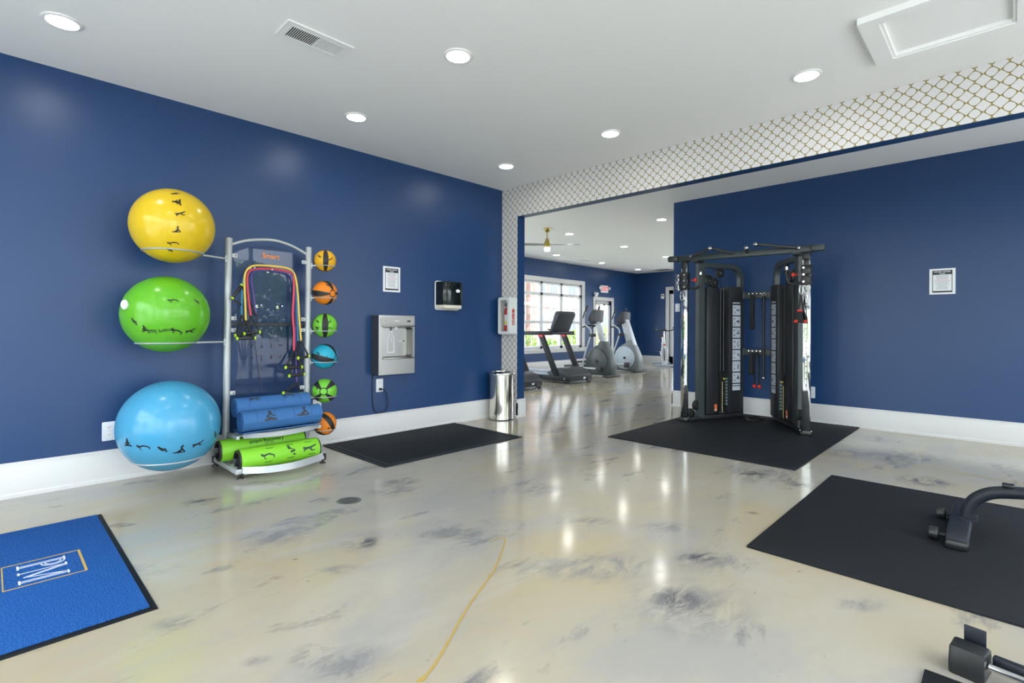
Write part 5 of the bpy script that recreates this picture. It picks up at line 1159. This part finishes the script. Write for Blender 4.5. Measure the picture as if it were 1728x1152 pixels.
# ------------------------------------------------------------------ outside
GRASS = mat('lawn', (.16, .27, .06), .9, var=(3, (.22, .34, .09))); PAVE = mat('pale_bounce_paving', (.60, .59, .57), .9)
g = G(); g.bb((-60, -60, -.30), (90, 90, -.16)); o = struct('ground_outside', g, PAVE, 'pale concrete paving outside the windows, put in to bounce daylight', smooth=0)  # ground made pale so daylight bounces up onto the ceilings
g = G(); g.bb((8, 11.2, -.16), (30, 15.0, -.13)); o = struct('lawn_outside', g, GRASS, 'strip of lawn with shrubs outside the big window', smooth=0)
CREAM = mat('cream_siding', (.36, .33, .27), .8); BRICK = mat('red_brick', (.27, .16, .13), .85, var=(6, (.31, .20, .165))); DGL = mat('house_glass', (.10, .13, .17), .1)
t = thing('townhouse', 'cream and brick townhouse row seen through the big window', 'building', T(26, 25, -.16))
for i in range(-9, 10):
    x = i*2.2; m = (CREAM, BRICK, CREAM)[i % 3]; off = (0, -.5, 0)[i % 3]
    g = G(); g.bb((x-1.1, off, 0), (x+1.1, 6, 9)); wl = obj('facade_bay', g, m, t, smooth=0)
    for z in (.9, 3.8, 6.6):
        g = G(); g.bb((x-.55, off-.05, z), (x+.55, off+.02, z+1.55)); wn = obj('window', g, TRIM, wl, smooth=0)
        for a, b in ((-.48, -.03), (.03, .48)): g = G(); g.bb((x+a, off-.07, z+.08), (x+b, off-.045, z+1.47)); obj('pane', g, DGL, wn, smooth=0)
for z in (3.0, 6.0): g = G(); g.bb((-21, -.62, z), (21, -.4, z+.18)); obj('belt_course', g, TRIM, t, smooth=0)
g = G(); g.bb((-21, -.8, 9), (21, 6.2, 9.4)); obj('cornice', g, TRIM, t, smooth=0)
LEAF = mat('leaf_green', (.20, .36, .04), .6, var=(9, (.36, .52, .09)))
def bush(label, x, y, rx, ry, h, seed, n=1700, ls=1., name='shrub'):
    rnd = random.Random(seed); t = thing(name, label, name, T(x, y, -.16)); g = G()
    for i in range(n):
        a = rnd.uniform(0, 2*PI); e = math.asin(rnd.uniform(-.3, 1)); q = rnd.uniform(.72, 1.0)
        c = V((rx*q*math.cos(a)*math.cos(e), ry*q*math.sin(a)*math.cos(e), h*.42+h*.58*q*math.sin(e))); s = rnd.uniform(.03, .06)*ls
        u_ = V((rnd.uniform(-1, 1), rnd.uniform(-1, 1), rnd.uniform(-1, 1))).normalized(); v_ = u_.cross(V((rnd.uniform(-1, 1), rnd.uniform(-1, 1), rnd.uniform(-1, 1)))).normalized()
        g.bm.faces.new([g.bm.verts.new(c+u_*s), g.bm.verts.new(c+v_*s*.5), g.bm.verts.new(c-u_*s), g.bm.verts.new(c-v_*s*.5)])
    f_ = obj('foliage', g, LEAF, t, smooth=0); f_['kind'] = 'stuff'
    g = G()
    for k in range(6): a = 2*PI*k/6; g.tube([(0, 0, 0), (.2*rx*math.cos(a), .2*ry*math.sin(a), h*.4), (.5*rx*math.cos(a), .5*ry*math.sin(a), h*.75)], [.03, .02, .01], 6)
    obj('stems', g, mat('bark', (.12, .08, .05), .9), t)
bush('round green shrub outside the window bay behind the treadmill', 13.2, 12.4, .9, .7, 1.32, 1)
bush('green shrub outside the middle bay of the big window', 14.9, 12.6, .7, .6, 1.0, 2)
bush('bright green shrub outside the window bay nearest the glazed door', 16.6, 12.4, .9, .7, 1.30, 3)
bush('tall green shrub outside the glazed door', 19.3, 13.0, 1.0, .8, 1.5, 4)
for i, (x, y, lb) in enumerate(((-9.5, -.2, 'leafy green tree outside the entrance glazing'), (-9.0, 4.6, 'leafy green tree outside near the entrance mat side'), (2.0, -9.5, 'leafy green tree outside the wide window'), (6.0, -9.0, 'leafy green tree outside the window facing the opening'))):
    bush(lb, x, y, 1.8, 1.8, 3.6, 20+i, 3500, 2.4, 'tree')
